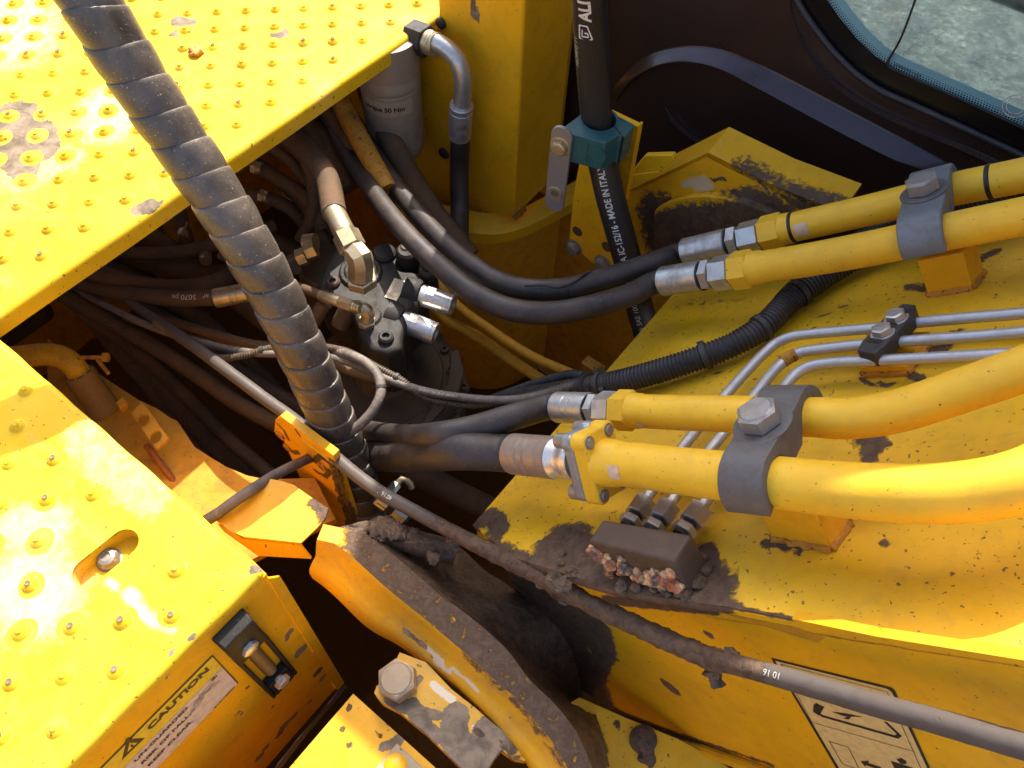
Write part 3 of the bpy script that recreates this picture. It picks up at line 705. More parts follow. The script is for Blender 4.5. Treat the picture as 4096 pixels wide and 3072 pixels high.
# pressed groove: the lower lip leans back and looks at the sky
def lip(name, up_, lo_, depth_, mat):
    U = crom([onA(*p, CA - .0015) for p in up_], .01); L = crom([onA(*p, CA - depth_) for p in lo_], .01); L = L + A * (depth_ - .0015); n = 90
    rs = lambda X: np.stack([np.interp(np.linspace(0, 1, n), np.linspace(0, 1, len(X)), X[:, i]) for i in range(3)], 1)
    U, L = rs(U), rs(L); D = np.array([depth_ * min(1, 6 * i / n, 6 * (n - 1 - i) / n + .15) for i in range(n)])[:, None]
    rows = []
    for t, h in ((-.10, 0), (0, .02), (.06, .06), (.14, .16), (.5, .52), (.9, .93), (.97, .985), (1.0, 1.0), (1.03, .985), (1.06, .9), (1.12, .5), (1.2, 0)):
        rows.append(U + (L - U) * t - A * D * h)
    m = MB(); w = len(rows); m.add([rows[j][i] for i in range(n) for j in range(w)], [(i * w + j, (i + 1) * w + j, (i + 1) * w + j + 1, i * w + j + 1) for i in range(n - 1) for j in range(w - 1)])
    return build(name, m, mat, cabo, sharp=80)
lip('pressed_groove', [(2425, 430), (2455, 350), (2520, 275), (2600, 218), (2700, 190), (2800, 187), (2900, 205), (3040, 262), (3300, 395), (3560, 530), (3750, 628), (3900, 705)],
    [(2432, 440), (2475, 372), (2545, 305), (2620, 265), (2700, 248), (2790, 250), (2880, 275), (3010, 340), (3270, 480), (3520, 610), (3700, 695), (3850, 770)], .023, M_cab)
lip('window_surround', [(3155, -80), (3175, 60), (3230, 190), (3300, 285), (3400, 370), (3500, 430), (3700, 520), (3900, 600), (4150, 720), (4900, 1075)],
    [(3143, -80), (3163, 65), (3220, 200), (3290, 297), (3392, 386), (3492, 446), (3692, 536), (3890, 618), (4140, 740), (4890, 1095)], .010, M_cab)
lip('lower_bead', [(2655, 430), (2720, 500), (2790, 550), (2900, 610)], [(2650, 440), (2712, 512), (2782, 566), (2890, 630)], .012, M_cab)

# ================================================================== COLUMN, RAIL AND BAY SIDE WALL
KA = .985
crn = onA(2053, 867, KA); KB = float(crn @ B); KZ = float(crn[2]); KTOP = 1.335
print('column corner b,z', KB, KZ)
ra = float(onB(2221, 703, KB) @ A); rz = float(onB(2221, 703, KB)[2]); print('right face a,z', ra, rz)
lf = [W(KA, KB - .006, KZ + .002), onA(1882, 842, KA), onA(1540, 715, KA), onA(1380, 640, KA), W(KA, KB - .62, 1.18), W(KA, -.898, 1.18), W(KA, -.898, KTOP), W(KA, KB - .006, KTOP)]
lw_ = strokes([(1, [onA(*zz(2, 945, 60), KA), onA(*zz(2, 950, 100), KA)], .012, .8), (0, [onA(*zz(2, 940, 0), KA), onA(*zz(2, 940, 60), KA)], .006, .9)])
cs = sheet(lf, A * .004, .012)
column = build('service_column', cs, M_yel, wear=lw_)
tag(column, 'tall yellow sheet metal column with a folded vertical corner behind the filter', 'column')
m = MB(); k = 8; prof = [W(KA + .006 - .006 * math.cos(t), KB - .006 + .006 * math.sin(t), 0) for t in np.linspace(0, math.pi / 2, k)]
vs = []; 
for zt in (0, 1):
    for i, p in enumerate(prof): vs.append(p + Z * ((KZ + .002) if not zt else KTOP))
m.add(vs, [(i, i + 1, k + i + 1, k + i) for i in range(k - 1)])
m.hexa([W(KA + .006, KB - .004, KZ), W(ra, KB - .004, rz), W(ra, KB, rz), W(KA + .006, KB, KZ), W(KA + .006, KB - .004, KTOP), W(ra, KB - .004, KTOP), W(ra, KB, KTOP), W(KA + .006, KB, KTOP)])
build('folded_side', m, M_yel, column, sharp=60)
m = MB(); m.hexa([W(KA, -.898, KTOP - .03), W(ra, -.898, KTOP - .03), W(ra, KB, KTOP), W(KA, KB, KTOP), W(KA, -.898, KTOP - .025), W(ra, -.898, KTOP - .025), W(ra, KB, KTOP + .004), W(KA, KB, KTOP + .004)]); build('cap', m, M_yel, column)
m = MB(); m.hexa([W(ra - .004, -.898, rz), W(ra, -.898, rz), W(ra, KB - .004, rz), W(ra - .004, KB - .004, rz), W(ra - .004, -.898, KTOP - .04), W(ra, -.898, KTOP - .04), W(ra, KB - .004, KTOP - .002), W(ra - .004, KB - .004, KTOP - .002)]); build('back_side', m, M_yel, column)
tb = MB(); tb.prism([onB(*p, KB + .001) for p in ((2040, 860), (2095, 815), (2102, 840), (2060, 880))], B * .004); build('weld_tab', tb, M_rust, column)
for (x, y, rx, ry) in ((1765, 92, 24, 30), (1777, 612, 24, 28)):
    c = onA(x, y, KA - .001); r_ = rx / F * depth(c) * 1.05
    m = MB(); m.lathe(c, -A, [(0, r_), (.004, r_ * .95), (.006, r_ * .6), (.006, 0)], 20); build('rubber_plug', m, M_cond, column)

RZ = .80
# curved rail: thick flat bar lying under the column, and the wall it sits on
rail_front = [onZ(x, y, RZ) for x, y in ((1560, 830), (1640, 865), (1800, 910), (1890, 930), (1985, 936), (2080, 915), (2180, 870), (2290, 810), (2420, 735), (2560, 650))]
rail_back = [onZ(x, y, RZ) for x, y in ((1600, 760), (1700, 800), (1850, 835), (1930, 850), (2010, 850), (2090, 830), (2180, 785), (2280, 735), (2400, 660), (2530, 580))]
fr = crom(rail_front, .02); bk = crom(rail_back, .02); n = 60
rs = lambda X, n=60: np.stack([np.interp(np.linspace(0, 1, n), np.linspace(0, 1, len(X)), X[:, i]) for i in range(3)], 1)
fr, bk = rs(fr), rs(bk); t_ = .030
m = MB(); rows = [bk, bk + (fr - bk) * .96, fr - Z * .0012, fr - Z * t_, bk - Z * t_]
m.add([rows[j][i] for i in range(n) for j in range(5)], [(i * 5 + j, (i + 1) * 5 + j, (i + 1) * 5 + (j + 1) % 5, i * 5 + (j + 1) % 5) for i in range(n - 1) for j in range(5)])
rw = strokes([(0, [onZ(*zz(2, 980, 1410), RZ)], .010, .7), (0, [onZ(*zz(2, 925, 1390), RZ)], .004, 1), (0, [onZ(*zz(2, 540, 1330), RZ), onZ(*zz(2, 640, 1290), RZ)], .014, .8)])
tag(build('curved_rail', m, M_yel, wear=rw), 'thick curved yellow bar running below the service column', 'rail')
wl = fr + (bk - fr) * .62; m = MB(); N_ = 22
hs = np.linspace(0, .64, N_)
vs = [wl[i] - Z * (t_ + h) for i in range(n) for h in hs]
m.add(vs, [(i * N_ + j, (i + 1) * N_ + j, (i + 1) * N_ + j + 1, i * N_ + j + 1) for i in range(n - 1) for j in range(N_ - 1)])
vs2 = [v + A * .006 for v in vs]; m.add(vs2, [(i * N_ + j, i * N_ + j + 1, (i + 1) * N_ + j + 1, (i + 1) * N_ + j) for i in range(n - 1) for j in range(N_ - 1)])
ww = strokes([(0, [wl[i_] - Z * (t_ + .004) for i_ in range(0, n, 4)], .014, .62), (0, [onA(2150, 1350, .9), onA(2380, 1450, .88)], .05, .42), (0, [onA(2300, 1000, .95), onA(2000, 1010, .95)], .02, .4)])  # first stroke: dark line under the rail, dirt with the rail's shadow painted in
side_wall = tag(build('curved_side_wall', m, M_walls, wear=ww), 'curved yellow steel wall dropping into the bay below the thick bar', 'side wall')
# small oval plug and box tab low on the wall
tb = MB(); c = onA(2370, 1475, .86); tb.box(c, B * .022, A * .012, Z * .016); tb.box(c + Z * .018 + B * .01, B * .005, A * .008, Z * .006)
tag(build('small_bracket_block', tb, M_rust, bevel=.002), 'small rusty yellow bracket low on the curved wall beside the conduit', 'bracket')
ob = MB(); ob.tube(crom([onA(1635, 330, 1.06), onA(1655, 420, 1.05), onA(1500, 640, 1.0)], .02), .03)

# ================================================================== FOOT PLATE beside the boom
JA = 1.02
jp = lambda x, y, k='j': onA(*zz(k, x, y), JA)
jf = [jp(1070, 222), jp(700, 400), jp(440, 520), jp(400, 620), jp(380, 1150), jp(1500, 1150), jp(2140, 700), jp(1600, 488)]
jw = strokes([(0, [jp(760, 700), jp(1000, 720), jp(1400, 700), jp(1500, 660)], .030, 1.0), (0, [jp(720, 760), jp(760, 950), jp(1200, 900)], .055, 1.0), (0, [jp(1300, 560), jp(1560, 700)], .012, .9),
              (1, [jp(1480, 440), jp(1560, 540)], .004, .8), (0, [jp(1700, 560), jp(1900, 680)], .016, .75), (0, [jp(1020, 900), jp(1500, 800)], .07, 1.0),
              (2, [jp(880, 480), jp(1040, 430)], .006, 1.3), (2, [jp(980, 500), jp(1080, 485)], .008, 1.3), (0, [jp(1100, 440), jp(1210, 430)], .004, .8), (0, [jp(560, 650)], .02, .4)])
foot = build('foot_plate', sheet(jf, A * .012, .006), M_yel, wear=jw)
tag(foot, 'pointed yellow foot plate with chipped paint and a dark worn lug beside the boom', 'foot plate')
te = [(jp(2140, 700), jp(1600, 488)), (jp(1600, 488), jp(1070, 222)), (jp(1070, 222), jp(700, 400)), (jp(700, 400), jp(440, 520))]
tw = strokes([(0, [jp(1380, 300), jp(1500, 350), jp(1700, 420), jp(1900, 540), jp(2140, 680)], .034, .66)])
tm = MB()
for i, (p, q) in enumerate(te):
    m_ = sheet([p + Z * .0005, q + Z * .0005, q + A * .062 + Z * .012, p + A * .062 + Z * .012], -Z * .010, .006, mb=tm)
build('top_flange', tm, M_yel, foot, wear=lambda P: tw(P - A * .03 * 0), sharp=30)
lg = strokes([(0, [jp(760, 720), jp(1500, 720)], .05, 1.0), (0, [jp(760, 950), jp(1500, 900)], .06, 1.0)])
arc = [jp(690, 1100), jp(680, 900), jp(665, 720), jp(690, 640), jp(800, 585), jp(950, 545), jp(1100, 535), jp(1250, 550), jp(1400, 590), jp(1550, 650), jp(1700, 720), jp(1760, 900), jp(1700, 1100)]
jw2 = strokes([(0, [jp(740, 760), jp(900, 700), jp(1150, 650), jp(1250, 640), jp(1500, 660)], .022, 1.0), (0, [jp(740, 900), jp(1000, 820), jp(1500, 800)], .055, 1.2), (0, [jp(740, 1050), jp(1500, 1000)], .06, 1.2), (0, [jp(1450, 600), jp(1680, 700)], .014, .9)])
build('worn_lug', sheet([p - A * .016 for p in arc], A * .0155, .005), M_yel, foot, wear=jw2, bevel=0)
pl = [onA(*zz('j', x, y), JA - .02) for x, y in ((430, 400), (560, 245), (780, 240), (795, 280), (700, 370))]
pm = MB(); pm.prism(pl, A * .012); pm.prism([onA(*zz('j', x, y), JA - .021) for x, y in ((430, 402), (660, 372), (690, 385), (600, 440), (410, 525))], A * .008)
tag(build('gusset_plate', pm, M_boom, bevel=.002), 'small folded yellow gusset plate between hose bracket and foot plate', 'gusset')

# ================================================================== BOOM
BE = .355
bt = [bp(1890, 2100), bp(2755, 1105), bp(3300, 985), bp(3900, 830), bp(4300, 740), bp(4300, 740) + BC * .9, bp(4300, 2760) + BC * .9, bp(4300, 2760), bp(4096, 2628), bp(3750, 2590), bp(3300, 2500), bp(2900, 2425), bp(2500, 2370), bp(2050, 2230)]
G6 = lambda x, y: bp(*zz(6, x, y)); G9 = lambda x, y: bp(*zz(9, x, y)); GG = lambda x, y: bp(*zz('g', x, y))
btw = strokes([
    (0, [GG(0, 200), GG(100, 130), GG(160, 160), GG(200, 240)], .016, .95), (0, [GG(700, 380), GG(800, 480), GG(900, 620), GG(1100, 700), GG(1500, 740), GG(1800, 740)], .040, 1.0), (0, [GG(1850, 420), GG(1880, 560), GG(1850, 720)], .016, .9),
    (0, [GG(0, 420), GG(300, 560), GG(600, 600)], .030, 1.0), (0, [GG(300, 760), GG(1000, 790), GG(1890, 880)], .020, 1.0), (0, [GG(500, 480), GG(640, 400), GG(860, 260)], .022, .62),
    (0, [GG(1890, 850), GG(2212, 900)], .006, .9), (0, [G9(300, 650), G9(640, 700), G9(1000, 765)], .0035, .9), (0, [G9(1150, 790), G9(1330, 800)], .004, .8),
    (1, [G9(1060, 765), G9(1200, 785)], .0025, .9),
    (0, [G9(850, 200), G9(900, 130), G9(960, 40)], .009, .95), (0, [G9(1000, 200), G9(1040, 110), G9(1080, 60)], .006, .9), (0, [G9(560, 240), G9(860, 250)], .007, .8), (0, [G9(700, 290), G9(800, 300)], .004, .7),
    (0, [G6(1490, 230), G6(1560, 250), G6(1600, 210)], 0.0086, 0.72), (0, [G6(1870, 180), G6(1930, 60), G6(2040, 0)], 0.0086, 0.72), (0, [G6(1600, 240), G6(1800, 220), G6(1900, 160)], 0.0058, 0.72),
    (0, [G6(1600, 640), G6(1720, 620), G6(1790, 520)], 0.0101, 0.72), (0, [G6(1500, 780), G6(1560, 820)], 0.0086, 0.72), (0, [G6(1190, 810), G6(1230, 850), G6(1400, 850)], 0.0050, 0.72),
    (0, [G6(1170, 1200), G6(1280, 1200), G6(1230, 1310)], 0.0130, 0.72), (0, [G6(1300, 1240), G6(1370, 1220)], 0.0058, 0.70), (0, [G6(880, 440), G6(1100, 350)], 0.0043, 0.55), (0, [G6(820, 520), G6(900, 490)], 0.0050, 0.60),
    (0, [G6(740, 540), G6(700, 600)], 0.0036, 0.70), (0, [G6(270, 780), G6(330, 770)], 0.0029, 0.70), (0, [G6(0, 360), G6(250, 330), G6(430, 310)], 0.0101, 0.42),
    (0, [G9(1600, 260), G9(1900, 300), G9(2212, 250)], .05, .26), (0, [G9(1300, 235)], .004, 1.1), (0, [G9(412, 410)], .004, 1.0), (0, [G9(1820, 410), G9(1900, 410)], .004, .7)])
boom = build('boom', sheet(bt, -BN * .012, .009), M_boom, wear=btw, sharp=40)
tag(boom, 'worn yellow digger boom top plate carrying pipes, clamps and a greasy block', 'boom')
# lip under the edge of the top plate, then the flat side plate
ed = [bp(x, y) for x, y in ((2050, 2230), (2500, 2370), (2900, 2425), (3300, 2500), (3750, 2590), (4096, 2628), (4300, 2760))]
ed.append(ed[-1] + BC * .9)
SA = BE + .006
def sA(x, y): return onA(x, y, SA)
sp1 = [sA(1985, 2195), sA(2500, 2360), sA(3000, 2440), sA(3500, 2545), sA(4120, 2645), sA(4400, 2740), sA(4400, 2740) + BC * .85, sA(4400, 3600) + BC * .85, sA(4400, 3600), sA(3500, 3300), sA(3085, 3072), sA(2696, 2930), sA(2430, 2830), sA(2330, 2760), sA(2250, 2640), sA(2100, 2450)]
sw = strokes([(0, [sA(2020, 2250), sA(2150, 2400), sA(2280, 2600), sA(2330, 2740)], .060, 1.1), (0, [sA(2300, 2420), sA(2360, 2560)], .045, 1.0), (0, [sA(1990, 2200), sA(2300, 2370)], .030, 1.0), (0, [sA(2400, 2500), sA(2420, 2600), sA(2370, 2720)], .022, .9),
              (0, [sA(2330, 2760), sA(2500, 2860), sA(2700, 2940)], .012, .95), (0, [sA(2500, 2860), sA(2760, 2950), sA(3085, 3060)], .006, .7), (0, [sA(2430, 2400), sA(2850, 2440)], .010, .9),
              (0, [sA(*zz('g', 1540, 1480)), sA(*zz('g', 1600, 1530))], .011, .95), (0, [sA(*zz('g', 1880, 1080))], .007, .9), (0, [sA(*zz('g', 1395, 1295))], .004, .95), (0, [sA(*zz('g', 1200, 1520))], .003, .9), (0, [sA(*zz(9, 520, 925))], .004, .9),
              (1, [sA(*zz('k', 1000, 800))], .01, 1)])
side = build('side_plate', sheet(sp1, A * .010, .007), M_yel, boom, wear=sw)
m = MB(); e0 = crom(ed, .02); n = len(e0); vs = []
for p in e0:
    a0 = float(p @ A)
    for (da, dz) in ((.002, -.001), (-.001, -.004), (-.0015, -.012), (.000, -.018), (.004, -.020), (SA - a0 + .001, -.026)): vs.append(p + A * da + Z * dz)
m.add(vs, [(i * 6 + j, (i + 1) * 6 + j, (i + 1) * 6 + j + 1, i * 6 + j + 1) for i in range(n - 1) for j in range(5)])
build('edge_weld', m, M_yel, boom, sharp=60, wear=strokes([(0, [bp(2050, 2230), bp(2500, 2380), bp(2850, 2430)], .02, 1.1), (0, [bp(3000, 2470), bp(3300, 2520)], .008, .7)]))
sm_ = MB(); sl_ = crom([sA(*zz(9, x, y)) for x, y in ((200, 700), (420, 735), (520, 750), (900, 810), (1150, 855), (1400, 890), (1500, 910), (1900, 970), (2212, 1020), (2500, 1075))], .004); vs = []; nn_ = len(sl_)
for i, p in enumerate(sl_):
    k_ = i / nn_; wd_ = (.0007 + .0030 * abs(mnoise.noise(Vector((i * .11, 2, 0)))) * math.sin(math.pi * min(1, k_ * 1.25)) ** .7); vs += [p - A * .0006 + Z * wd_, p - A * .0006 - Z * wd_ * (.6 + .8 * abs(mnoise.noise(Vector((i * .2, 7, 0)))))]
sm_.add(vs, [(2 * i, 2 * i + 1, 2 * i + 3, 2 * i + 2) for i in range(nn_ - 1)]); build('rusty_seam', sm_, M_rust, boom)
# underside and far side so that no light leaks through
m = MB(); m.prism([bp(1890, 2100) - BN * .013, bp(2755, 1105) - BN * .013, bp(4300, 740) - BN * .013 + BC * .9, bp(4300, 2700) - BN * .013 + BC * .9], -Z * .02)
m.prism([bp(2755, 1105) - BN * .013, bp(4300, 740) - BN * .013 + BC * .9, bp(4300, 740) + BC * .9 - Z * .3, bp(2755, 1105) - Z * .3], -A * .01); build('far_plate', m, M_bay, boom)
# lower flange of the boom side
lf_ = [sA(2500, 2868), sA(2700, 2944), sA(3085, 3080), sA(3400, 3200)]; m = MB()
P = crom(lf_, .02); m.tube(P - A * .006, .008, 10); build('bottom_weld', m, M_yel, boom, wear=strokes([(0, [sA(2500, 2868), sA(2800, 2980)], .01, .8)]))

# pictogram decal on the side plate
def dA(x, y, l=0): return onA(*zz('h', x, y), SA - l)
def quad(pts, l, mat, name, par, th=.0004):
    m = MB(); m.prism([dA(x, y, l) for x, y in pts], -A * th); return build(name, m, mat, par)
pic = quad([(172, 268), (1135, 505), (1165, 525), (1500, 1260), (760, 1260)], .0006, M_black, 'pictogram_decal', boom)
quad([(205, 288), (1110, 515), (1145, 540), (1480, 1260), (785, 1260)], .0012, M_decalb, 'decal_field', pic)
def stroke(pts, w, l=.0020, closed=False, name='pictogram_line'):
    m = MB(); P = [dA(x, y, l) for x, y in pts]
    if closed: P.append(P[0])
    for p, q in zip(P, P[1:]):
        t = unit(q - p); n_ = np.cross(A, t) * w; m.add([p - n_ - t * w * .6, q - n_ + t * w * .6, q + n_ + t * w * .6, p + n_ - t * w * .6], [(0, 1, 2, 3)])
    return build(name, m, M_black, pic)
stroke([(480, 560), (250, 318), (1105, 540), (1420, 1250)], .00035)
stroke([(250, 318), (740, 1240)], .00035); stroke([(480, 780), (1330, 1025)], .00035)
stroke([(640, 940), (795, 990), (900, 1200)], .0005); stroke([(640, 940), (745, 1120), (880, 1170)], .0005)
stroke([(545, 640), (530, 690), (580, 735), (1180, 905), (1205, 890), (1100, 790)], .0021)
def blob(pts, name): quad(pts, .0020, M_black, name, pic)
blob([(515, 640), (600, 660), (560, 730), (510, 700)], 'pictogram_shape')
blob([(635, 480), (680, 466), (730, 480), (770, 520), (700, 510)], 'pictogram_shape')
blob([(665, 700), (750, 712), (900, 740), (760, 735)], 'pictogram_shape'); blob([(755, 755), (830, 720), (800, 760)], 'pictogram_shape')
blob([(1185, 1085), (1220, 1075), (1262, 1100), (1262, 1120), (1220, 1120)], 'pictogram_shape')
blob([(895, 1100), (960, 1098), (950, 1115), (1060, 1150), (1050, 1170), (940, 1130), (930, 1140)], 'pictogram_shape')
blob([(1140, 1100), (1330, 1160), (1320, 1200), (1250, 1160), (1200, 1210), (1170, 1160)], 'pictogram_shape')

# ================================================================== BAY STRUCTURE
# far walls that close the bay below the column and under the boom
m = MB(); m.hexa([W(1.13, -1.75, .10), W(1.15, -1.75, .10), W(1.15, .35, .10), W(1.13, .35, .10), W(1.13, -1.75, .77), W(1.15, -1.75, .77), W(1.15, .35, .77), W(1.13, .35, .77)])
m.hexa([W(1.165, -1.75, .10), W(1.18, -1.75, .10), W(1.18, -.74, .10), W(1.165, -.74, .10), W(1.165, -1.75, 1.17), W(1.18, -1.75, 1.17), W(1.18, -.74, 1.17), W(1.165, -.74, 1.17)])
m.hexa([W(-.45, .33, .10), W(1.12, .33, .10), W(1.12, .35, .10), W(-.45, .35, .10), W(-.45, .33, .80), W(1.12, .33, .80), W(1.12, .35, .80), W(-.45, .35, .80)])
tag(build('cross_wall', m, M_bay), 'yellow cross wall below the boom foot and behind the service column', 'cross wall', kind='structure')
def e_(x, y): return zz('e', x, y)
# inner yellow side plate with a scalloped cut-out, low on the box side
IZ = .84
ip = [onZ(*zz(4, x, y), IZ) for x, y in ((300, 560), (740, 860), (880, 950), (990, 1000), (1075, 1060), (1120, 1080), (1160, 1140), (1230, 1245), (1330, 1310), (1430, 1370), (1560, 1425), (1680, 1450), (1990, 1440), (2120, 1700), (1500, 2000), (900, 1800), (300, 1100))]
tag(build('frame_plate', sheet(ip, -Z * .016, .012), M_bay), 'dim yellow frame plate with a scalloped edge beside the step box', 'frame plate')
# tray sheets catching the sun, left of the hose bracket
TZ = 1.00
T = lambda x, y, z=TZ: onZ(*zz('w', x, y), z)
t1 = [T(-330, 1430), T(130, 1010), T(300, 1038), T(430, 1080), T(570, 1180), T(770, 1310), T(745, 1400), T(660, 1500), T(500, 1650), T(-60, 1590), T(-200, 1530)]
tray = build('tray_sheet', sheet(t1, -Z * .004, .008), M_yel, wear=strokes([(0, [T(640, 1260), T(760, 1330), T(740, 1410)], .012, .75), (1, [T(690, 1320), T(750, 1340)], .008, 1)]))
tag(tray, 'folded orange yellow tray sheet between the step box and the hose bracket', 'tray')
m = MB(); m.prism([T(-330, 1430), T(-60, 1590), T(500, 1652), T(470, 1700), T(80, 1720), T(-150, 1650)], -Z * .004)
m2 = sheet([T(-330, 1428), T(-60, 1592), T(500, 1652), onZ(*zz('w', 430, 1760), .93), onZ(*zz('w', -60, 1760), .93), onZ(*zz('w', -300, 1600), .93)][:3] + [T(500, 1652) - Z * .05, T(-60, 1592) - Z * .05, T(-330, 1428) - Z * .05], B * .002, .01) if False else None
p1_, p2_, p3_ = T(-330, 1430), T(-60, 1592), T(500, 1652)
fm = MB(); vs = [p1_, p2_, p3_, p3_ + B * .014 - Z * .030, p2_ + B * .018 - Z * .035, p1_ + B * .010 - Z * .020]; fm.add(vs + [v - A * .002 - Z * .003 for v in vs], [(0, 1, 4, 5), (1, 2, 3, 4), (11, 10, 7, 6), (10, 9, 8, 7), (5, 4, 10, 11), (4, 3, 9, 10)])
build('tray_lip', fm, M_yel, tray)

# hose bracket plate: upright, rod hose clipped along its top
HA = .30
Hh = lambda x, y, a=HA: onA(*zz('w', x, y), a)
hp = [Hh(300, 402), Hh(820, 790), Hh(840, 870), Hh(1060, 1540), Hh(960, 1560), Hh(760, 1440), Hh(550, 1140), Hh(400, 800), Hh(330, 640), Hh(240, 560), Hh(250, 440)]
hw = strokes([(0, [Hh(270, 480), Hh(330, 540), Hh(380, 640)], .006, .7), (0, [Hh(340, 680), Hh(420, 760), Hh(480, 760)], .006, .7), (0, [Hh(630, 850), Hh(700, 800), Hh(790, 880)], .007, .8), (0, [Hh(640, 940), Hh(740, 1000), Hh(790, 940)], .006, .8),
              (0, [Hh(820, 880), Hh(900, 1150), Hh(1060, 1540)], .010, .95), (0, [Hh(450, 540), Hh(490, 600)], .004, .9), (0, [Hh(600, 1150), Hh(800, 1400)], .02, .45)])
hb = build('hose_bracket', sheet(hp, A * .012, .005), M_yel, wear=hw)
tag(hb, 'upright yellow hose bracket plate with rusty torn holes and a greasy black edge', 'bracket')
m = MB(); a_, b_ = Hh(520, 640), Hh(825, 870); u = unit(b_ - a_)
m.hexa([a_ - A * .001 - Z * .002, b_ - A * .001 - Z * .002, b_ + A * .016 - Z * .002, a_ + A * .016 - Z * .002, a_ - A * .003 + Z * .005, b_ - A * .003 + Z * .005, b_ + A * .016 + Z * .005, a_ + A * .016 + Z * .005]); build('top_strip', m, M_deck, hb, bevel=.001)
for (x, y, r) in ((300, 590, .010), (370, 710, .009), (715, 900, .011)):
    c = Hh(x, y, HA - .0005); m = MB(); m.lathe(c, -A, [(0, r), (.003, r * .9), (.0035, r * .55), (-.004, r * .5), (-.004, 0)], 18); build('rusty_hole', m, M_rust, hb, 30)
gm = MB(); gp = crom([Hh(830, 800, HA + .006), Hh(870, 1000, HA + .006), Hh(930, 1200, HA + .006), Hh(1050, 1520, HA + .006)], .004)
gm.tube(gp, .009, 10, True, lambda P: nz(P, 180, .005)); build('grease_bead', gm, M_greasedark, hb)

# two-hole strap plate, elbow pipe with clamped sleeve
def strap(name, pts, ext, holes, mat): pass
SZ = .90
sq = [onZ(*e_(x, y), SZ) for x, y in ((1400, 1000), (1660, 1360), (1540, 1470), (1285, 1110))]
def circ3(c, r, e1_, e2_, n=14): return [c + r * (math.cos(2 * math.pi * i / n) * e1_ + math.sin(2 * math.pi * i / n) * e2_) for i in range(n)]
ux_, uy_ = unit(sq[1] - sq[0]), unit(sq[3] - sq[0])
hl = [circ3(onZ(*e_(x, y), SZ), .011, ux_, uy_) for x, y in ((1412, 1182), (1533, 1348))]
ss = sheet(sq, -Z * .005, .006, holes=hl)
st = build('strap_plate', ss, M_bay); tag(st, 'small yellow strap plate with two round holes beside the rubber sleeve', 'strap plate')
m = MB(); q0, q3 = sq[0], sq[3]; m.hexa([q0 - Z * .005, q3 - Z * .005, q3 - Z * .025 - ux_ * .012, q0 - Z * .025 - ux_ * .012, q0, q3, q3 - Z * .02 - ux_ * .014, q0 - Z * .02 - ux_ * .014]); build('strap_fold', m, M_bay, st)
EZ = .93
el_pts = [onZ(*e_(x, y), z) for x, y, z in ((-250, 560, EZ), (60, 570, EZ), (250, 555, EZ), (430, 535, EZ), (600, 560, EZ - .002), (720, 640, EZ - .012), (780, 730, EZ - .03))]
el, _p = tubeobj('elbow_pipe', el_pts,   .0190, M_elbow, step=.006, n=24); tag(el, 'rusty yellow elbow pipe pushed into a clamped rubber sleeve', 'elbow pipe')
s_a, s_b, s_c = onZ(*e_(790, 740), EZ - .03), onZ(*e_(1010, 1060), EZ - .09), onZ(*e_(1500, 1700), EZ - .16)
ax = unit(s_b - s_a); m = MB(); Ls = float(np.linalg.norm(s_b - s_a))
m.lathe(s_a - ax * .004, ax, [(0, .019), (0, .0250), (.003, .0262), (.020, .0262), (.0205, .0250), (.022, .0250), (Ls, .0260), (Ls + .001, .0265), (Ls + .012, .0265), (Ls + .013, .025)], 32)
slv = build('rubber_sleeve', m, rubber('dusty_yellow_rubber', (.26, .135, .022), .6, .8, (.36, .20, .05))); tag(slv, 'dusty rubber sleeve with worm clamps joining elbow and yellow pipe', 'rubber sleeve')
for i in range(16):
    a = 2 * math.pi * i / 16; e1_ = unit(np.cross(ax, Z)); e2_ = np.cross(ax, e1_); c = s_a - ax * .0045 + .0218 * (math.cos(a) * e1_ + math.sin(a) * e2_)
    if i % 2: mb_ = MB(); mb_.box(c, e1_ * .0016, e2_ * .0016, ax * .0012); build('sleeve_rivet', mb_, M_steelg, slv)
m = MB(); cc = onZ(*e_(1010, 565), EZ + .0); d_ = unit(onZ(*e_(1060, 560), EZ) - onZ(*e_(850, 560), EZ)); m.hexn(cc, d_, 0, .010, .0085, .1); m.lathe(cc - d_ * .035, d_, [(0, .0035), (.036, .0035)], 12); m2_ = onZ(*e_(960, 590), EZ); m.tube(np.array([m2_, onZ(*e_(1065, 720), EZ)]), .0035, 6)
build('clamp_screw', m, M_rust, slv, 30)
m = MB(); m.box(onZ(*e_(1210, 1030), .90), ux_ * .008, uy_ * .008, Z * .008); build('clamp_nut', m, M_bay, slv, bevel=.002)
lp, _p = tubeobj('return_pipe', [s_b - ax * .01, s_b + ax * .05, onZ(*e_(1350, 1620), EZ - .15), onZ(*zz(4, 1050, 1500), .75), onZ(*zz(4, 1200, 1750), .70)], .0235, M_bay, n=28)
tag(lp, 'wide dusty yellow return pipe running down beside the step box', 'return pipe')
op, _p = tubeobj('drain_hose', [onZ(*e_(1440, 1430), .86), onZ(*e_(1520, 1530), .86), onZ(*e_(1600, 1640), .85), onZ(*zz(4, 1130, 1500), .83)], .0055, plain('orange_rubber', (.32, .09, .015), .6)); tag(op, 'short orange hose lying along the wide return pipe', 'hose')
blk = MB(); P0 = onZ(*e_(40, 90), .70); blk.box(P0, A * .07, B * .06, Z * .05)
tag(build('pump_housing', blk, M_castb, bevel=.02, bseg=3), 'dark dusty housing in the corner under the tread plate', 'housing')

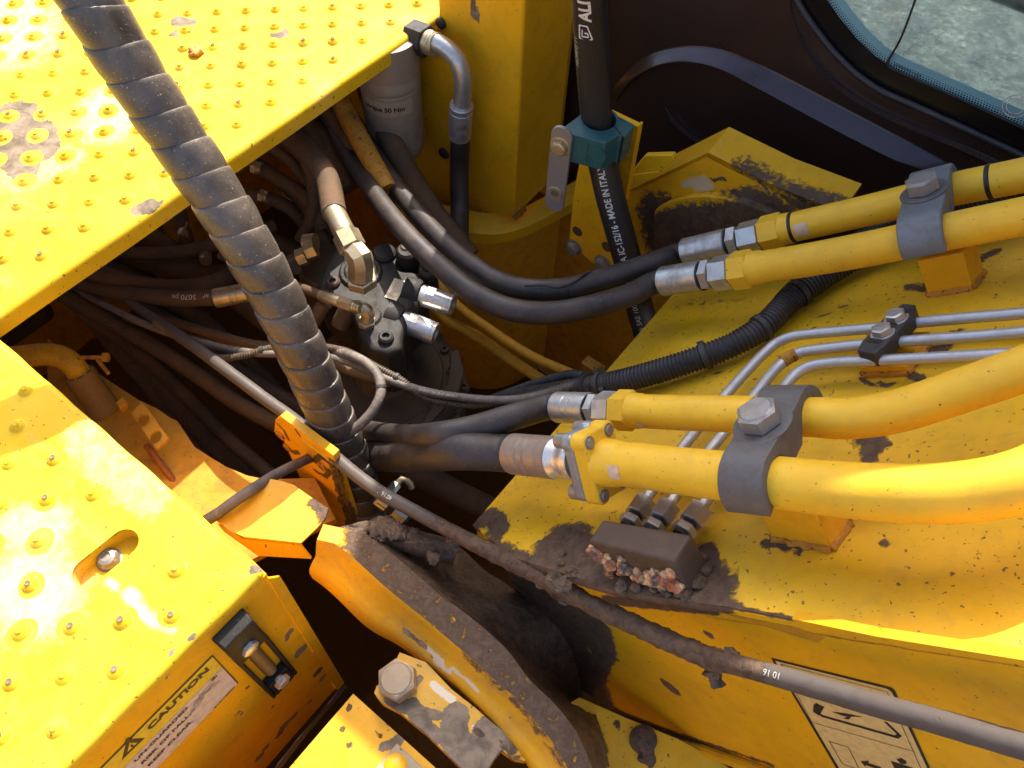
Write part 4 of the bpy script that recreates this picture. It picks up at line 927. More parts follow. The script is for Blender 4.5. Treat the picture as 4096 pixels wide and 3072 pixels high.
# ---------------------------------------------------------------- slew motor with bolted flanges
MZ = .76
mc = onZ(1535, 1500, MZ); R1 = float(np.linalg.norm(onZ(1836, 1490, MZ) - mc))
m = MB(); m.lathe(mc - Z * .10, Z, [(0, R1 * 1.10), (.06, R1 * 1.10), (.062, R1 * 1.02), (.095, R1), (.10, R1 * .98), (.101, R1 * .80), (.104, R1 * .78), (.104, R1 * .4), (.13, R1 * .30), (.13, 0)], 64)
mot = build('slew_motor', m, M_castb, sharp=30); tag(mot, 'dark round slew motor with two bolted flanges below the valve block', 'motor')
for i in range(16):
    a = 2 * math.pi * (i + .35) / 16; c = mc + R1 * .89 * np.array([math.cos(a), math.sin(a), 0]); bolt('flange_bolt', c, Z, .0085, .009, M_castb, mot, .003, sock=True)
for i in range(14):
    a = 2 * math.pi * (i + .1) / 14; c = mc + R1 * 1.06 * np.array([math.cos(a), math.sin(a), 0]) - Z * .039; bolt('flange_bolt', c, Z, .0085, .009, M_castb, mot, .003, sock=True)
m = MB(); q = [onZ(*zz(5, x, y), MZ + .008) for x, y in ((850, 640), (880, 780), (850, 900), (760, 1000), (640, 1130), (600, 1120), (700, 960), (770, 860), (790, 740), (790, 650))]; m.prism(q, Z * .008); build('flange_rib', m, M_castb, mot, bevel=.003)
# ---------------------------------------------------------------- valve block
VZ = .955
v = lambda x, y, z=VZ: onZ(*zz('v', x, y), z)
vm = MB()
body = [v(900, 190), v(1210, 235), v(1400, 245), v(1460, 330), v(1480, 420), v(1660, 460), v(1750, 560), v(1700, 700), v(1640, 780), v(1560, 860), v(1540, 980), v(1500, 1080), v(1495, 1220), v(1350, 1265), v(1180, 1230), v(1080, 1080), v(1040, 900), v(960, 800), v(760, 720), v(640, 600), v(700, 420), v(800, 260)]
vm.prism(body, -Z * .13)
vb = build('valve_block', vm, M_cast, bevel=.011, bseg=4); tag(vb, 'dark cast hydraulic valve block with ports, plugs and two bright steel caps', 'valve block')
sb_ = MB(); sb_.prism([v(640, 170, VZ - .06), v(900, 180, VZ - .06), v(880, 480, VZ - .06), v(700, 640, VZ - .06), v(460, 480, VZ - .06)], -Z * .11); build('side_casting', sb_, M_castb, vb, bevel=.006)
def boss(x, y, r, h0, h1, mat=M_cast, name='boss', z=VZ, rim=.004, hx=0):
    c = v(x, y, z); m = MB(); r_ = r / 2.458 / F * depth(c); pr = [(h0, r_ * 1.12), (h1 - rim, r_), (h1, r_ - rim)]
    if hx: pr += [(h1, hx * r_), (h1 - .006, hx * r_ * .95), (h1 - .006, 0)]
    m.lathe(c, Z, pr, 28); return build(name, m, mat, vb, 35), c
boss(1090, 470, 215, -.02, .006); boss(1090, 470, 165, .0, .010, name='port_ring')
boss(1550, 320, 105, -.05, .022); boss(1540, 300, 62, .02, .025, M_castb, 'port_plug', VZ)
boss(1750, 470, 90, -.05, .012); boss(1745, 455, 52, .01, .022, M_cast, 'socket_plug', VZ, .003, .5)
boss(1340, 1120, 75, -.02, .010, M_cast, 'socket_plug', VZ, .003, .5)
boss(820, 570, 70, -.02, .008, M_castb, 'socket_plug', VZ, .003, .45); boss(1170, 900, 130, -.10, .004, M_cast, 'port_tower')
boss(1320, 290, 115, -.05, .010); 
m = MB(); m.prism([v(1420, 525, VZ + .001), v(1545, 560, VZ + .001), v(1440, 750, VZ + .001), v(1325, 710, VZ + .001)], Z * .0012); build('data_plate', m, metal('data_plate_metal', (.60, .52, .38), .5, .7, (.22, .09, .03), .3), vb)
for (p, q, r) in (((655, 895), (600, 980), 75), ((930, 900), (880, 1000), 95)):
    c0, c1 = v(*p, .93), v(*q, .915); d_ = unit(c1 - c0); rr = r / 2.458 / F * depth(c0); m = MB(); L0 = float(np.linalg.norm(c1 - c0))
    m.lathe(c0 - d_ * .03, d_, [(0, rr), (.03 + L0 - .003, rr), (.03 + L0, rr * .93), (.03 + L0, rr * .34), (.022 + L0, rr * .32), (.022 + L0, 0)], 26); build('hex_plug', m, M_castb, vb, 30)
def cap(x0, y0, x1, y1, z0, z1, r):
    c0, c1 = v(x0, y0, z0), v(x1, y1, z1); d_ = unit(c1 - c0); L0 = float(np.linalg.norm(c1 - c0)); rr = r / 2.458 / F * depth(c0)
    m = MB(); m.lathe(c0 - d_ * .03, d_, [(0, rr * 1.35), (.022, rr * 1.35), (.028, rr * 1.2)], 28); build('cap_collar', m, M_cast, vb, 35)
    m = MB(); m.lathe(c0, d_, [(0, rr), (L0 * .88, rr), (L0 * .88, rr * .95), (L0 * .895, rr * .95), (L0 * .9, rr), (L0 * .985, rr), (L0, rr * .93), (L0, rr * .5), (L0 * .85, rr * .45), (L0 * .85, 0)], 36)
    cp = build('spool_cap', m, M_bright, vb, 30)
    e_up = unit(Z - d_ * np.dot(Z, d_)); m = MB(); m.box(c0 + d_ * L0 * .30 + e_up * (rr * .93), d_ * L0 * .13, np.cross(d_, e_up) * rr * .42, e_up * rr * .09); build('spanner_flat', m, M_bright, cp)
cap(1690, 690, 2000, 785, .945, .945, 108); cap(1510, 945, 1830, 1070, .935, .930, 112)
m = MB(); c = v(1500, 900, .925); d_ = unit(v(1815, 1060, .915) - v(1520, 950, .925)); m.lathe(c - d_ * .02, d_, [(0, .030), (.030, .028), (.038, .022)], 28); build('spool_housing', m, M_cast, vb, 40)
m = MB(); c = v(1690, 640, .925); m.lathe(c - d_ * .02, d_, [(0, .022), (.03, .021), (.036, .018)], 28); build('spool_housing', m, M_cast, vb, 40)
# big elbow adapter on top of the valve with its hose
def hosething(name, label, path, r, mat, step=.008, **kw): o, p = tubeobj(name, path, r, mat, step=step, **kw); return o, p
def Dv(x, y, d): return onD(*zz('v', x, y), d)
def ferr(parent, p, d_, L, r, mat=M_steel, rings=(.42, .58), name='ferrule'):
    m = MB(); pr = [(0, r * .93), (.0015, r)]
    for k in rings: pr += [(L * k - .001, r), (L * k, r * .955), (L * k + .002, r * .955), (L * k + .003, r)]
    pr += [(L - .0015, r), (L, r * .93)]; m.lathe(p, d_, pr, 32); return build(name, m, mat, parent, 30)
def hexp(parent, p, d_, t0, t1, r, mat=M_steel, name='hex_nut', ang=0.0, ch=.10):
    m = MB(); m.hexn(p, d_, t0, t1, r, ch, None, ang); return build(name, m, mat, parent, 25)
pa, pb, pc_, pd_ = Dv(1085, 480, 1.345), Dv(1080, 250, 1.30), Dv(980, 80, 1.30), Dv(820, -110, 1.32)
eh, ep = hosething('elbow_hose', '', [onD(1050, 480, 1.50), onD(1180, 560, 1.46), onD(1300, 700, 1.40), onD(*zz('v', 830, -110), 1.335)], .0205, M_hosed)
tag(eh, 'dusty hose ending in a large gold zinc elbow on the valve block', 'hose')
dd = unit(Dv(1000, 200, 1.315) - Dv(840, -110, 1.335)); f0 = Dv(835, -110, 1.335)
Lf = float(np.linalg.norm(Dv(985, 60, 1.325) - f0)); ferr(eh, f0 - dd * .01, dd, Lf + .01, .0180, M_steelg, ())
hexp(eh, f0, dd, Lf, Lf + .032, .0225, M_steelg, ang=.2); hexp(eh, f0, dd, Lf + .032, Lf + .044, .0185, M_steelg, 'nut', ang=.5)
m = MB(); kn = Dv(1085, 330, 1.305); bt_ = Dv(1090, 500, 1.335); m.tube(crom([f0 + dd * (Lf + .04), kn, kn + (bt_ - kn) * .5, bt_], .006), .0215, 8); build('elbow', m, M_steelg, eh, 40)
hexp(eh, bt_ + Z * .004, Z, -.022, -.004, .0265, M_steelg, 'lock_nut', ang=.3)
# pilot hose with small elbow
ph, pp_ = hosething('pilot_hose', '', [onZ(880, 1020, .93), onZ(1060, 1090, .935), onZ(*zz('v', 380, 570), .955), onZ(*zz('v', 700, 690), .975)], .0080, M_hosed); tag(ph, 'thin dusty pilot hose with gold fittings and a small elbow on the valve', 'hose')
f0, f1 = onZ(*zz('v', 690, 690), .975), onZ(*zz('v', 885, 755), .985); dd = unit(f1 - f0); Lf = float(np.linalg.norm(f1 - f0))
ferr(ph, f0, dd, Lf, .0098, M_steelg, ()); hexp(ph, f1, dd, .002, .030, .0115, M_steelg); ferr(ph, f1, dd, .045, .0090, M_steelg, (.75, .85), 'nut')
kn = v(1130, 820, .985); m = MB(); m.tube(crom([v(1040, 800, .987), v(1110, 815, .987), v(1160, 860, .98), v(1150, 930, .963)], .005), .0115, 8); build('elbow', m, M_steelg, ph, 40); hexp(ph, v(1150, 950, .96), Z, -.008, .004, .0155, M_steelg, 'lock_nut')
# hose with lettering and ferrule, left behind the wrapped hose
h5, p5 = hosething('printed_hose', '', [onZ(*zz(4, 300, 130), .86), onZ(*zz(4, 700, 260), .88), onZ(*zz(4, 1100, 305), .91), onZ(*zz(4, 1380, 300), .925)], .0150, M_hosed); tag(h5, 'dark dusty hose with upside down white digits and a gold ferrule', 'hose')
f0, f1 = onZ(*zz(4, 1375, 302), .925), onZ(*zz(4, 1560, 270), .93); dd = unit(f1 - f0); ferr(h5, f0 - dd * .005, dd, float(np.linalg.norm(f1 - f0)) + .02, .0175, M_steelg)
hosetext('lettering', 'ar   5070 ps', .0125, p5, .0150, float(len(p5)) * .008 - .012, view(p5[-8]) + Z * .2, M_label, h5, sgn=-1, stretch=1.15)
for (x, y, x2, y2, r) in ((230, 420, 470, 330, .011), (380, 450, 455, 420, .012)):
    m = MB(); c0, c1 = v(x, y, .93), v(x2, y2, .945); m.tube(np.array([c0, c1]), r, 14); o = build('test_port', m, M_castb, None)
    tag(o, 'short dusty steel pipe stub beside the side casting, pointing at the wrapped hose' if x == 230 else 'stubby dark plug just below the longer pipe stub', 'pipe stub')
    d_ = unit(c1 - c0)
    if x == 230: hexp(o, c1, d_, 0, .018, .0165, M_steelg, 'cap_nut'); hexp(o, c1 + d_ * .018 + Z * .008, d_, 0, .02, .0165, M_steelg, 'cap_nut')
m = MB(); m.tube(np.array([v(540, 180, .95), v(650, 170, .955)]), .017, 16); tag(build('steel_plug', m, M_steelg), 'round steel plug above the pipe stub behind the wrapped hose', 'plug')

# ---------------------------------------------------------------- hoses down in the bay
def zh(pts): return [onZ(x, y, z) for x, y, z in pts]
bay = [
 ([(300, 1020, .80), (650, 1180, .74), (900, 1380, .70), (1150, 1640, .70), (1350, 1760, .72), (1600, 1850, .66), (1800, 1960, .56), (2050, 2080, .46), (2300, 2200, .36)], .027, 'widest dark dusty hose crossing the bay floor towards the boom', M_hosed),
 ([(150, 1050, .74), (500, 1350, .66), (750, 1640, .62), (950, 1850, .60), (1200, 2050, .58)], .029, 'deep dark hose curving past the scalloped frame plate', M_hosed),
 ([(380, 1260, .70), (640, 1560, .62), (800, 1760, .58), (1000, 1960, .54)], .027, 'deepest dim hose beside the return pipe', M_hosed),
 ([(500, 900, .84), (800, 1080, .80), (1000, 1230, .76), (1250, 1430, .72), (1420, 1620, .70)], .024, 'dim hose passing below the lettered hose', M_hosed),
 ([(860, 580, .90), (1060, 680, .90), (1230, 830, .88), (1300, 980, .84), (1310, 1100, .80)], .015, 'dusty hose arching down left of the elbow hose', M_hosed),
 ([(920, 640, .95), (1010, 660, .95), (1120, 720, .94), (1230, 800, .92), (1290, 920, .88)], .014, 'thin dusty hose with steel fittings below the tread plate edge', M_hosed),
 ([(900, 780, .90), (1060, 790, .90), (1180, 850, .87), (1260, 960, .82)], .014, 'second thin dusty hose below the tread plate edge', M_hosed),
 ([(1130, 400, 1.0), (1250, 520, .98), (1330, 640, .95), (1390, 760, .92)], .024, 'brown dusty hose lying over the elbow hose', M_hosed),
 ([(600, 780, .84), (640, 980, .82), (700, 1120, .76)], .014, 'short vertical hose with gold fitting left of the wrapped hose', M_hosed),
 ([(690, 760, .86), (745, 960, .84), (770, 1120, .76)], .014, 'short vertical hose with gold fitting nearest the wrapped hose', M_hosed),
 ([(420, 980, .80), (700, 1080, .80), (900, 1100, .82), (1010, 1080, .84)], .022, 'dim hose bending right behind the wrapped hose', M_hosed),
 ([(1000, 930, .82), (1130, 980, .80), (1260, 1050, .78)], .017, 'short dim hose above the side casting', M_hosed),
 ([(1430, 180, 1.08), (1480, 380, 1.02), (1560, 560, 1.0), (1700, 800, .92), (1880, 1030, .86)], .022, 'dusty hose running down behind the filter', M_hosed),
]
bay += [
 ([(120, 1010, .92), (380, 1090, .90), (620, 1150, .88), (860, 1130, .88), (1000, 1040, .88)], .0165, 'dim hose swinging up behind the wrapped hose from the far left', M_hosed),
 ([(200, 960, .90), (470, 1010, .88), (700, 1010, .86), (930, 960, .86), (1100, 900, .86)], .0135, 'dim hose just under the plate edge left of the wrapped hose', M_hosed),
 ([(250, 1180, .86), (520, 1330, .82), (760, 1480, .80), (960, 1620, .78), (1150, 1720, .76), (1300, 1790, .74)], .0150, 'slimmer dark hose lying along the widest bay hose', M_hosed),
 ([(330, 1250, .80), (560, 1420, .76), (740, 1580, .72), (900, 1740, .70), (1080, 1900, .68)], .0140, 'slim dim hose crossing above the deepest hoses', M_hosed),
 ([(1150, 520, 1.0), (1220, 640, .98), (1250, 760, .94), (1240, 880, .90), (1200, 960, .86)], .0120, 'slim hose bending down left of the elbow hose', M_hosed),
 ([(1300, 420, 1.04), (1420, 600, 1.0), (1520, 760, .96), (1600, 900, .90), (1680, 1020, .86)], .0150, 'dusty hose beside the rusty strut', M_hosed),
 ([(980, 560, 1.0), (1100, 600, .98), (1210, 700, .95), (1290, 830, .90), (1340, 940, .86)], .0110, 'thin hose curling beneath the plate edge above the side casting', M_hosed),
]
for pts, r, s, mt in bay: o, p = hosething('bay_hose', '', zh(pts), r, mt); tag(o, s, 'hose', 'dusty hoses down in the hydraulic bay')
FL = ['gold zinc hose fitting under the tread plate edge, nearest the elbow hose', 'second gold hose fitting right behind the first under the plate edge', 'small dim hose fitting on the lower of the thin arching hoses', 'gold hose fitting showing left of the wrapped hose, just below the plate edge', 'gold hose fitting tight against the left edge of the wrapped hose', 'lowest dim hose fitting left of the wrapped hose']
for (x, y, z, dx, dy), fl_ in zip(((905, 655, .955, 60, 12), (1010, 668, .952, 40, 8), (1040, 782, .905, 35, 8), (602, 890, .835, 2, 55), (742, 900, .85, -12, 50), (820, 1000, .85, 3, 45)), FL):
    c0, c1 = onZ(x, y, z), onZ(x + dx, y + dy, z); d_ = unit(c1 - c0); m = MB(); L0 = float(np.linalg.norm(c1 - c0)); m.hexn(c0, d_, 0, L0 * .5, .0135, .1); m.lathe(c0, d_, [(L0 * .5, .0120), (L0, .0120)], 18)
    tag(build('hose_fitting', m, M_steelg, None, 30), fl_, 'hose fitting', 'dim hose fittings under the tread plate')
sp_, _p = tubeobj('rusty_strut', [onZ(1340, 360, 1.07), onZ(1420, 520, 1.04), onZ(1550, 760, 1.0)], .019, M_rust); tag(sp_, 'rust speckled yellow strut leaning below the filter', 'strut')

# thin hoses crossing in front of the motor
def rr_(px, P): return px / F * depth(P)
th1, tp1 = hosething('thin_hose', '', zh([(250, 1130, .84), (420, 1220, .88), (600, 1305, .91), (800, 1370, .93), (1000, 1410, .95), (1300, 1425, .97), (1450, 1470, .985), (1560, 1520, .985), (1700, 1565, .98), (1850, 1590, .985), (2000, 1600, 1.0), (2120, 1590, 1.01), (2240, 1555, 1.02), (2330, 1530, 1.02)]), .0066, M_hoseg)
tag(th1, 'long thin dusty grey hose sweeping past the motor to the conduit', 'hose'); hosetext('lettering', 'EN853-1SN 20-07-08/18-1', .0058, tp1, .0066, len(tp1) * .0079 * .76, view(tp1[-20]) + Z * .4, M_label, th1)
th2, tp2 = hosething('loop_hose', '', zh([(1330, 1400, .97), (1425, 1430, 1.0), (1475, 1460, 1.01), (1515, 1510, 1.015), (1524, 1570, 1.01), (1500, 1630, 1.0), (1450, 1690, .985), (1380, 1745, .96), (1330, 1800, .93)]), .0078, M_hoseg)
tag(th2, 'sunlit dusty hose looping tightly back behind the wrapped hose', 'hose'); m = MB(); c = tp2[18]; dd = unit(tp2[19] - tp2[18]); m.lathe(c, dd, [(0, .0078), (0, .0090), (.004, .0090), (.004, .0078)], 20); build('cable_tie', m, M_tie, th2)
co, cp = tubeobj('thin_conduit', zh([(620, 1290, .92), (850, 1428, .94), (960, 1425, .95), (1090, 1392, .96), (1230, 1385, .97), (1380, 1405, .985), (1500, 1465, .99), (1610, 1525, .985), (1700, 1590, .97), (1790, 1612, .97), (1900, 1620, .975), (2010, 1605, .99), (2150, 1575, 1.01), (2280, 1530, 1.02)]), .0066, M_condb, corr=(.0042, .0013), n=12)
tag(co, 'thin dusty corrugated conduit weaving past the motor', 'conduit')
for i in (int(len(cp) * .30), int(len(cp) * .62)):
    m = MB(); m.lathe(cp[i], unit(cp[i + 3] - cp[i]), [(0, .0066), (0, .0080), (.005, .0080), (.005, .0066)], 16); build('cable_tie', m, M_tie, co)
t3, _p = hosething('thin_hose', '', zh([(560, 1240, .86), (800, 1320, .88), (1020, 1380, .90), (1250, 1420, .90), (1420, 1490, .89), (1560, 1530, .90)]), .0085, M_hosed); tag(t3, 'thin dim brown hose below the thin conduit', 'hose')
t4, _p = hosething('thin_hose', '', zh([(500, 1270, .84), (700, 1330, .85), (900, 1370, .86), (1100, 1380, .86)]), .0075, M_hosed); tag(t4, 'thinnest dim hose left of the wrapped hose', 'hose')
# two rigid yellow pipes
for pts, r, s in (([(1700, 1080, .86), (1840, 1230, .84), (1950, 1310, .83), (2120, 1420, .82), (2300, 1500, .80)], .0088, 'thin yellow steel pipe nearest the curved wall'), ([(1650, 1140, .82), (1780, 1275, .80), (1900, 1340, .79), (2060, 1450, .78), (2230, 1560, .76)], .0105, 'thicker yellow steel pipe passing below the valve caps')):
    o, _p = tubeobj('rigid_pipe', zh(pts), r, M_bay); tag(o, s, 'pipe', 'yellow steel pipes in the bay')
# small banjo fittings near the frame bottom
for (x, y, x2, y2, z) in ((1690, 2010, 1640, 2040, .80),):
    b1, _p = tubeobj('banjo_pipe', [onZ(*zz('w', 1590, 1110), z), onZ(*zz('w', 1570, 1060), z + .01), onZ(*zz('w', 1500, 1020), z + .015), onZ(*zz('w', 1440, 1080), z + .01), onZ(*zz('w', 1400, 1140), z)], .0055, M_steelg); tag(b1, 'small bent pipe with nut in the dark below the big hose', 'pipe')
    hexp(b1, onZ(*zz('w', 1440, 1070), z + .01), unit(onZ(*zz('w', 1400, 1120), z) - onZ(*zz('w', 1440, 1070), z)), 0, .020, .0095, M_bright)
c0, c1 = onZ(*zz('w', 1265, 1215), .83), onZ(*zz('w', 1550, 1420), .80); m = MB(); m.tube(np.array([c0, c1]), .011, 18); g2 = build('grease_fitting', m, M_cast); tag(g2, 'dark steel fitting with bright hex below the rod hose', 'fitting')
dd = unit(c1 - c0); hexp(g2, c0, dd, -.004, .018, .0125, M_bright); hexp(g2, c1, dd, -.03, -.005, .0135, M_steel)

# ================================================================== FILTER, ELBOW HOSE, PRINTED HOSE
fa = KA - .085
fb = onA(1590, 600, fa); fr_ = .0565
m = MB(); m.lathe(fb, Z, [(0, 0), (.0005, fr_ * .55), (.004, fr_ * .80), (.012, fr_ * .93), (.024, fr_ * .985), (.032, fr_), (.165, fr_), (.166, fr_ * .985), (.17, fr_ * .985), (.172, fr_ * 1.01), (.186, fr_ * 1.01), (.19, fr_ * .97), (.20, fr_ * .97), (.20, fr_ * 1.02), (max(.205, DZ - .008 - float(fb[2])), fr_ * 1.02), (max(.206, DZ - .007 - float(fb[2])), 0)], 48)
fil = build('oil_filter', m, M_can, sharp=30); tag(fil, 'grey metal oil filter canister hanging beside the service column', 'filter')
side_ = unit(view(fb) * np.array([1, 1, 0])); sw_ = np.cross(Z, side_)
m = MB(); vs = []; n = 24
for zt in (.128, .160):
    for i in range(n + 1):
        a = -1.2 + 1.9 * i / n; d_ = math.cos(a) * side_ + math.sin(a) * sw_; vs.append(fb + Z * zt + d_ * (fr_ + .0006))
m.add(vs, [(i, i + 1, n + 2 + i, n + 1 + i) for i in range(n)]); build('filter_label', m, plain('label_warm', (.36, .28, .185), .5), fil)
vs, fs = textmesh('torque 50 Nm', .0135, .0004); out = [fb + Z * (.139 + v_[1]) + (math.cos(a_) * side_ + math.sin(a_) * sw_) * (fr_ + .0012) for v_ in vs for a_ in [(-1.02 + v_[0] * 1.0 / fr_)]]
m = MB(); m.add(out, fs); build('lettering', m, M_black, fil)
ea = KA - .05
E = lambda x, y, a=ea: onA(*zz(2, x, y), a)
eh2, ehp = hosething('column_hose', '', [E(855, 870), E(850, 1000), E(848, 1150, ea - .01), E(852, 1300, ea - .03), E(850, 1420, ea - .06), E(855, 1550, ea - .10), E(900, 1700, ea - .14)], .0190, M_hose); tag(eh2, 'black hose with bent steel end hanging down in front of the column', 'hose')
q0, q1 = E(862, 660), E(852, 850); dd = unit(q1 - q0); ferr(eh2, q0, dd, float(np.linalg.norm(q1 - q0)) + .005, .0222, M_steel, (.14,))
m = MB(); m.tube(crom([E(650, 250), E(760, 300), E(830, 370), E(868, 470), E(872, 580), E(863, 680)], .006), .0160, 24); build('bent_tube', m, M_steel, eh2, 40)
q0, q1 = E(570, 235), E(700, 285); dd = unit(q1 - q0); L0 = float(np.linalg.norm(q1 - q0)); hexp(eh2, q0, dd, -.01, L0 * .62, .0285, M_cast, 'hex_nut'); ferr(eh2, q0, dd, L0 + .004, .0215, M_steelg, (.75, .87), 'nut')

ha = KA + .0
TH_ = lambda x, y, a=ha: onA(*zz(2, x, y), a)
tpts = [TH_(1668, -120, .86) + Z * .55 - A * .05, TH_(1668, -120, .86) + Z * .25 - A * .012, TH_(1668, -120, .86), TH_(1672, 0, .865), TH_(1684, 250, .875), TH_(1698, 500, .885), TH_(1712, 700, .89), TH_(1730, 870, .89), TH_(1762, 1050, .885), TH_(1805, 1250, .88), TH_(1858, 1450, .875), TH_(1905, 1620, .87), onA(2545, 1180, .865), onA(2585, 1330, .86), onA(2610, 1480, .855)]
thz, tph = hosething('printed_hose', '', tpts, .0240, M_text_hose); tag(thz, 'thick black hose with white MADE IN ITALY lettering held in the green clamp', 'hose')
Lt = np.r_[0, np.cumsum(np.linalg.norm(np.diff(tph, axis=0), axis=1))]
def near(px, py): return float(Lt[int(np.argmin([np.hypot(*(np.array(((lambda P_: (lambda t: (2048 + _cr * F * (P_ @ RT) / t - _sr * F * (P_ @ DN) / t, 1536 + _sr * F * (P_ @ RT) / t + _cr * F * (P_ @ DN) / t))(P_ @ FW))(p - CAM))) - (px, py))) for p in tph]))])
sdv = view(onA(2370, 253, .87)) - unit(RT) * .25
hosetext('lettering', '- SP - MSHA IC-152/16 - MADE IN ITALY', .0152, tph, .0240, near(2560, 1125), sdv, M_white, thz, sgn=-1, stretch=.88, bold=.0003)
hosetext('lettering', 'EXceeds SAE 100', .0125, tph, .0240, near(2620, 1360), sdv - RT * .1, M_label, thz, sgn=-1, stretch=1.05)
hosetext('lettering', 'ALI', .023, tph, .0240, near(2358, 46), sdv, M_white, thz, sgn=-1, bold=.0008)
hosetext('lettering', 'HO901J 11', .011, tph, .0240, near(2345, 235), view(onA(2358, 60, .86)) - RT * 1.4, M_label, thz, sgn=-1)
# boxed emblem below the big letters
ls = near(2352, 82)
def hpt(s, w_):
    c = np.array([np.interp(s, Lt, tph[:, i]) for i in range(3)]); t = unit(TH_(1684, 250, .875) - TH_(1672, 0, .865)); d_ = unit(sdv - t * np.dot(sdv, t)); g_ = np.cross(t, d_); a_ = w_ / .0240; return c + (math.cos(a_) * d_ + math.sin(a_) * g_) * .0246
em = MB()
def emb(pts, w_=.0013):
    for (a1, b1), (a2, b2) in zip(pts, pts[1:]):
        p, q = hpt(ls + a1, b1), hpt(ls + a2, b2); t = unit(q - p); n_ = unit(np.cross(t, sdv)) * w_; em.add([p - n_, q - n_, q + n_, p + n_], [(0, 1, 2, 3)])
emb([(-.009, .008), (.012, .009), (.012, -.009), (-.009, -.003), (-.009, .008)], .0009); emb([(-.003, .004), (.008, .005), (.008, -.004), (.002, -.003), (.002, .001)], .0008)
eo = build('hose_emblem', em, M_white, thz)

# green twin clamp on an upright bracket
ca_ = .885
G = lambda x, y, a=ca_: onA(*zz(2, x, y), a)
cz = float(G(1700, 860)[2])
gz = lambda x, y, z: onZ(*zz(2, x, y), z)
gt = cz + .030; gb = cz - .004
cc = tph[int(np.argmin(np.abs(tph[:, 2] - gt)))]
top = [gz(1495, 815, gt), gz(1600, 735, gt), gz(1790, 700, gt), gz(1960, 790, gt), gz(1890, 870, gt), gz(1865, 850, gt), gz(1775, 905, gt), gz(1560, 850, gt)]
c0_ = tph[int(np.argmin(np.abs(tph[:, 2] - (gt - .02))))]
cl = MB()
def clampring(zt, zb, rin):
    n_ = 90; oc = np.array([c0_[0], c0_[1], 0]); poly = [np.array([p[0], p[1], 0]) for p in top]; out = []; inn = []
    for i in range(n_):
        a = 2 * math.pi * i / n_; d_ = np.array([math.cos(a), math.sin(a), 0]); best = .05
        for p, q in zip(poly, poly[1:] + poly[:1]):
            M2 = np.array([[d_[0], -(q - p)[0]], [d_[1], -(q - p)[1]]]); 
            if abs(np.linalg.det(M2)) < 1e-12: continue
            t, s_ = np.linalg.solve(M2, (p - oc)[:2])
            if t > 0 and -.001 <= s_ <= 1.001: best = max(rin + .004, t); break
        out.append(oc + d_ * best); inn.append(oc + d_ * rin)
    vs = [p + Z * zt for p in out] + [p + Z * zt for p in inn] + [p + Z * zb for p in out] + [p + Z * zb for p in inn]; m_ = MB(); N = n_
    m_.add(vs, [(i, (i + 1) % N, N + (i + 1) % N, N + i) for i in range(N)] + [(2 * N + i, 3 * N + i, 3 * N + (i + 1) % N, 2 * N + (i + 1) % N) for i in range(N)] + [(i, 2 * N + i, 2 * N + (i + 1) % N, (i + 1) % N) for i in range(N)] + [(N + i, N + (i + 1) % N, 3 * N + (i + 1) % N, 3 * N + i) for i in range(N)])
    return m_
gc = build('pipe_clamp', clampring(gt, gt - .052, .0262), M_green, sharp=30, bevel=.0008); tag(gc, 'green plastic hose clamp gripping the thick printed hose', 'clamp')
m = MB(); p0_, p1_ = gz(1870, 852, gt), gz(1885, 872, gt); m.prism([gz(1862, 845, gt + .0005), gz(1890, 868, gt + .0005), gz(1835, 800, gt + .0005), gz(1810, 770, gt + .0005)], -Z * .053); build('clamp_slit', m, M_black, gc)
fc0, fc1 = gz(1500, 815, gt), gz(1775, 910, gt); fx_ = unit(fc1 - fc0); fn_ = np.cross(fx_, Z); fn_ = fn_ if np.dot(fn_, CAM - fc0) > 0 else -fn_; Lc = float(np.linalg.norm(fc1 - fc0))
for i in range(2):
    for j in range(2):
        m = MB(); m.box(fc0 + fx_ * Lc * (.42 + .17 * i) - Z * (.016 + .020 * j) + fn_ * .0004, fx_ * Lc * .065, Z * .0075, fn_ * .0012); build('clamp_recess', m, plain('green_dark', (.01, .07, .06), .4), gc)
m = MB(); m.lathe(fc0 + fx_ * Lc * .82 - Z * .026, fn_, [(0, .016), (.0015, .016), (.0015, .013), (.0005, .013), (.0005, 0)], 22); build('clamp_boss', m, M_green, gc)
# steel bar with two bolts hung on the clamp
bl = [gz(1480, 840, gt + .002)]
by = fc0 + fx_ * .004 + fn_ * .012; bar = MB(); hw2 = .0165
bpoly = []
for (s_, t_) in ((-1, .018), (-.75, .026), (-.3, .030), (.3, .030), (.75, .026), (1, .018), (1, -.125), (.7, -.137), (0, -.142), (-.7, -.137), (-1, -.125)): bpoly.append(by + fx_ * hw2 * s_ + Z * (t_ - .018))
bar.prism(bpoly, -fn_ * .006); bo = build('clamp_bar', bar, metal('grey_bar', (.26, .235, .225), .5, .45, (.2, .15, .11), .5), None, bevel=.001); tag(bo, 'grey steel bar with two bolts hanging from the green clamp', 'steel bar')
bolt('bar_bolt', by - Z * .022, fn_, .0125, .009, M_steelg, bo, .004, M_steelg)
m = MB(); m.lathe(by - Z * .118, fn_, [(0, .0135), (.003, .0125), (.003, .007), (-.002, .0065), (-.002, 0)], 24); build('bar_hole', m, M_steelg, bo, 30)
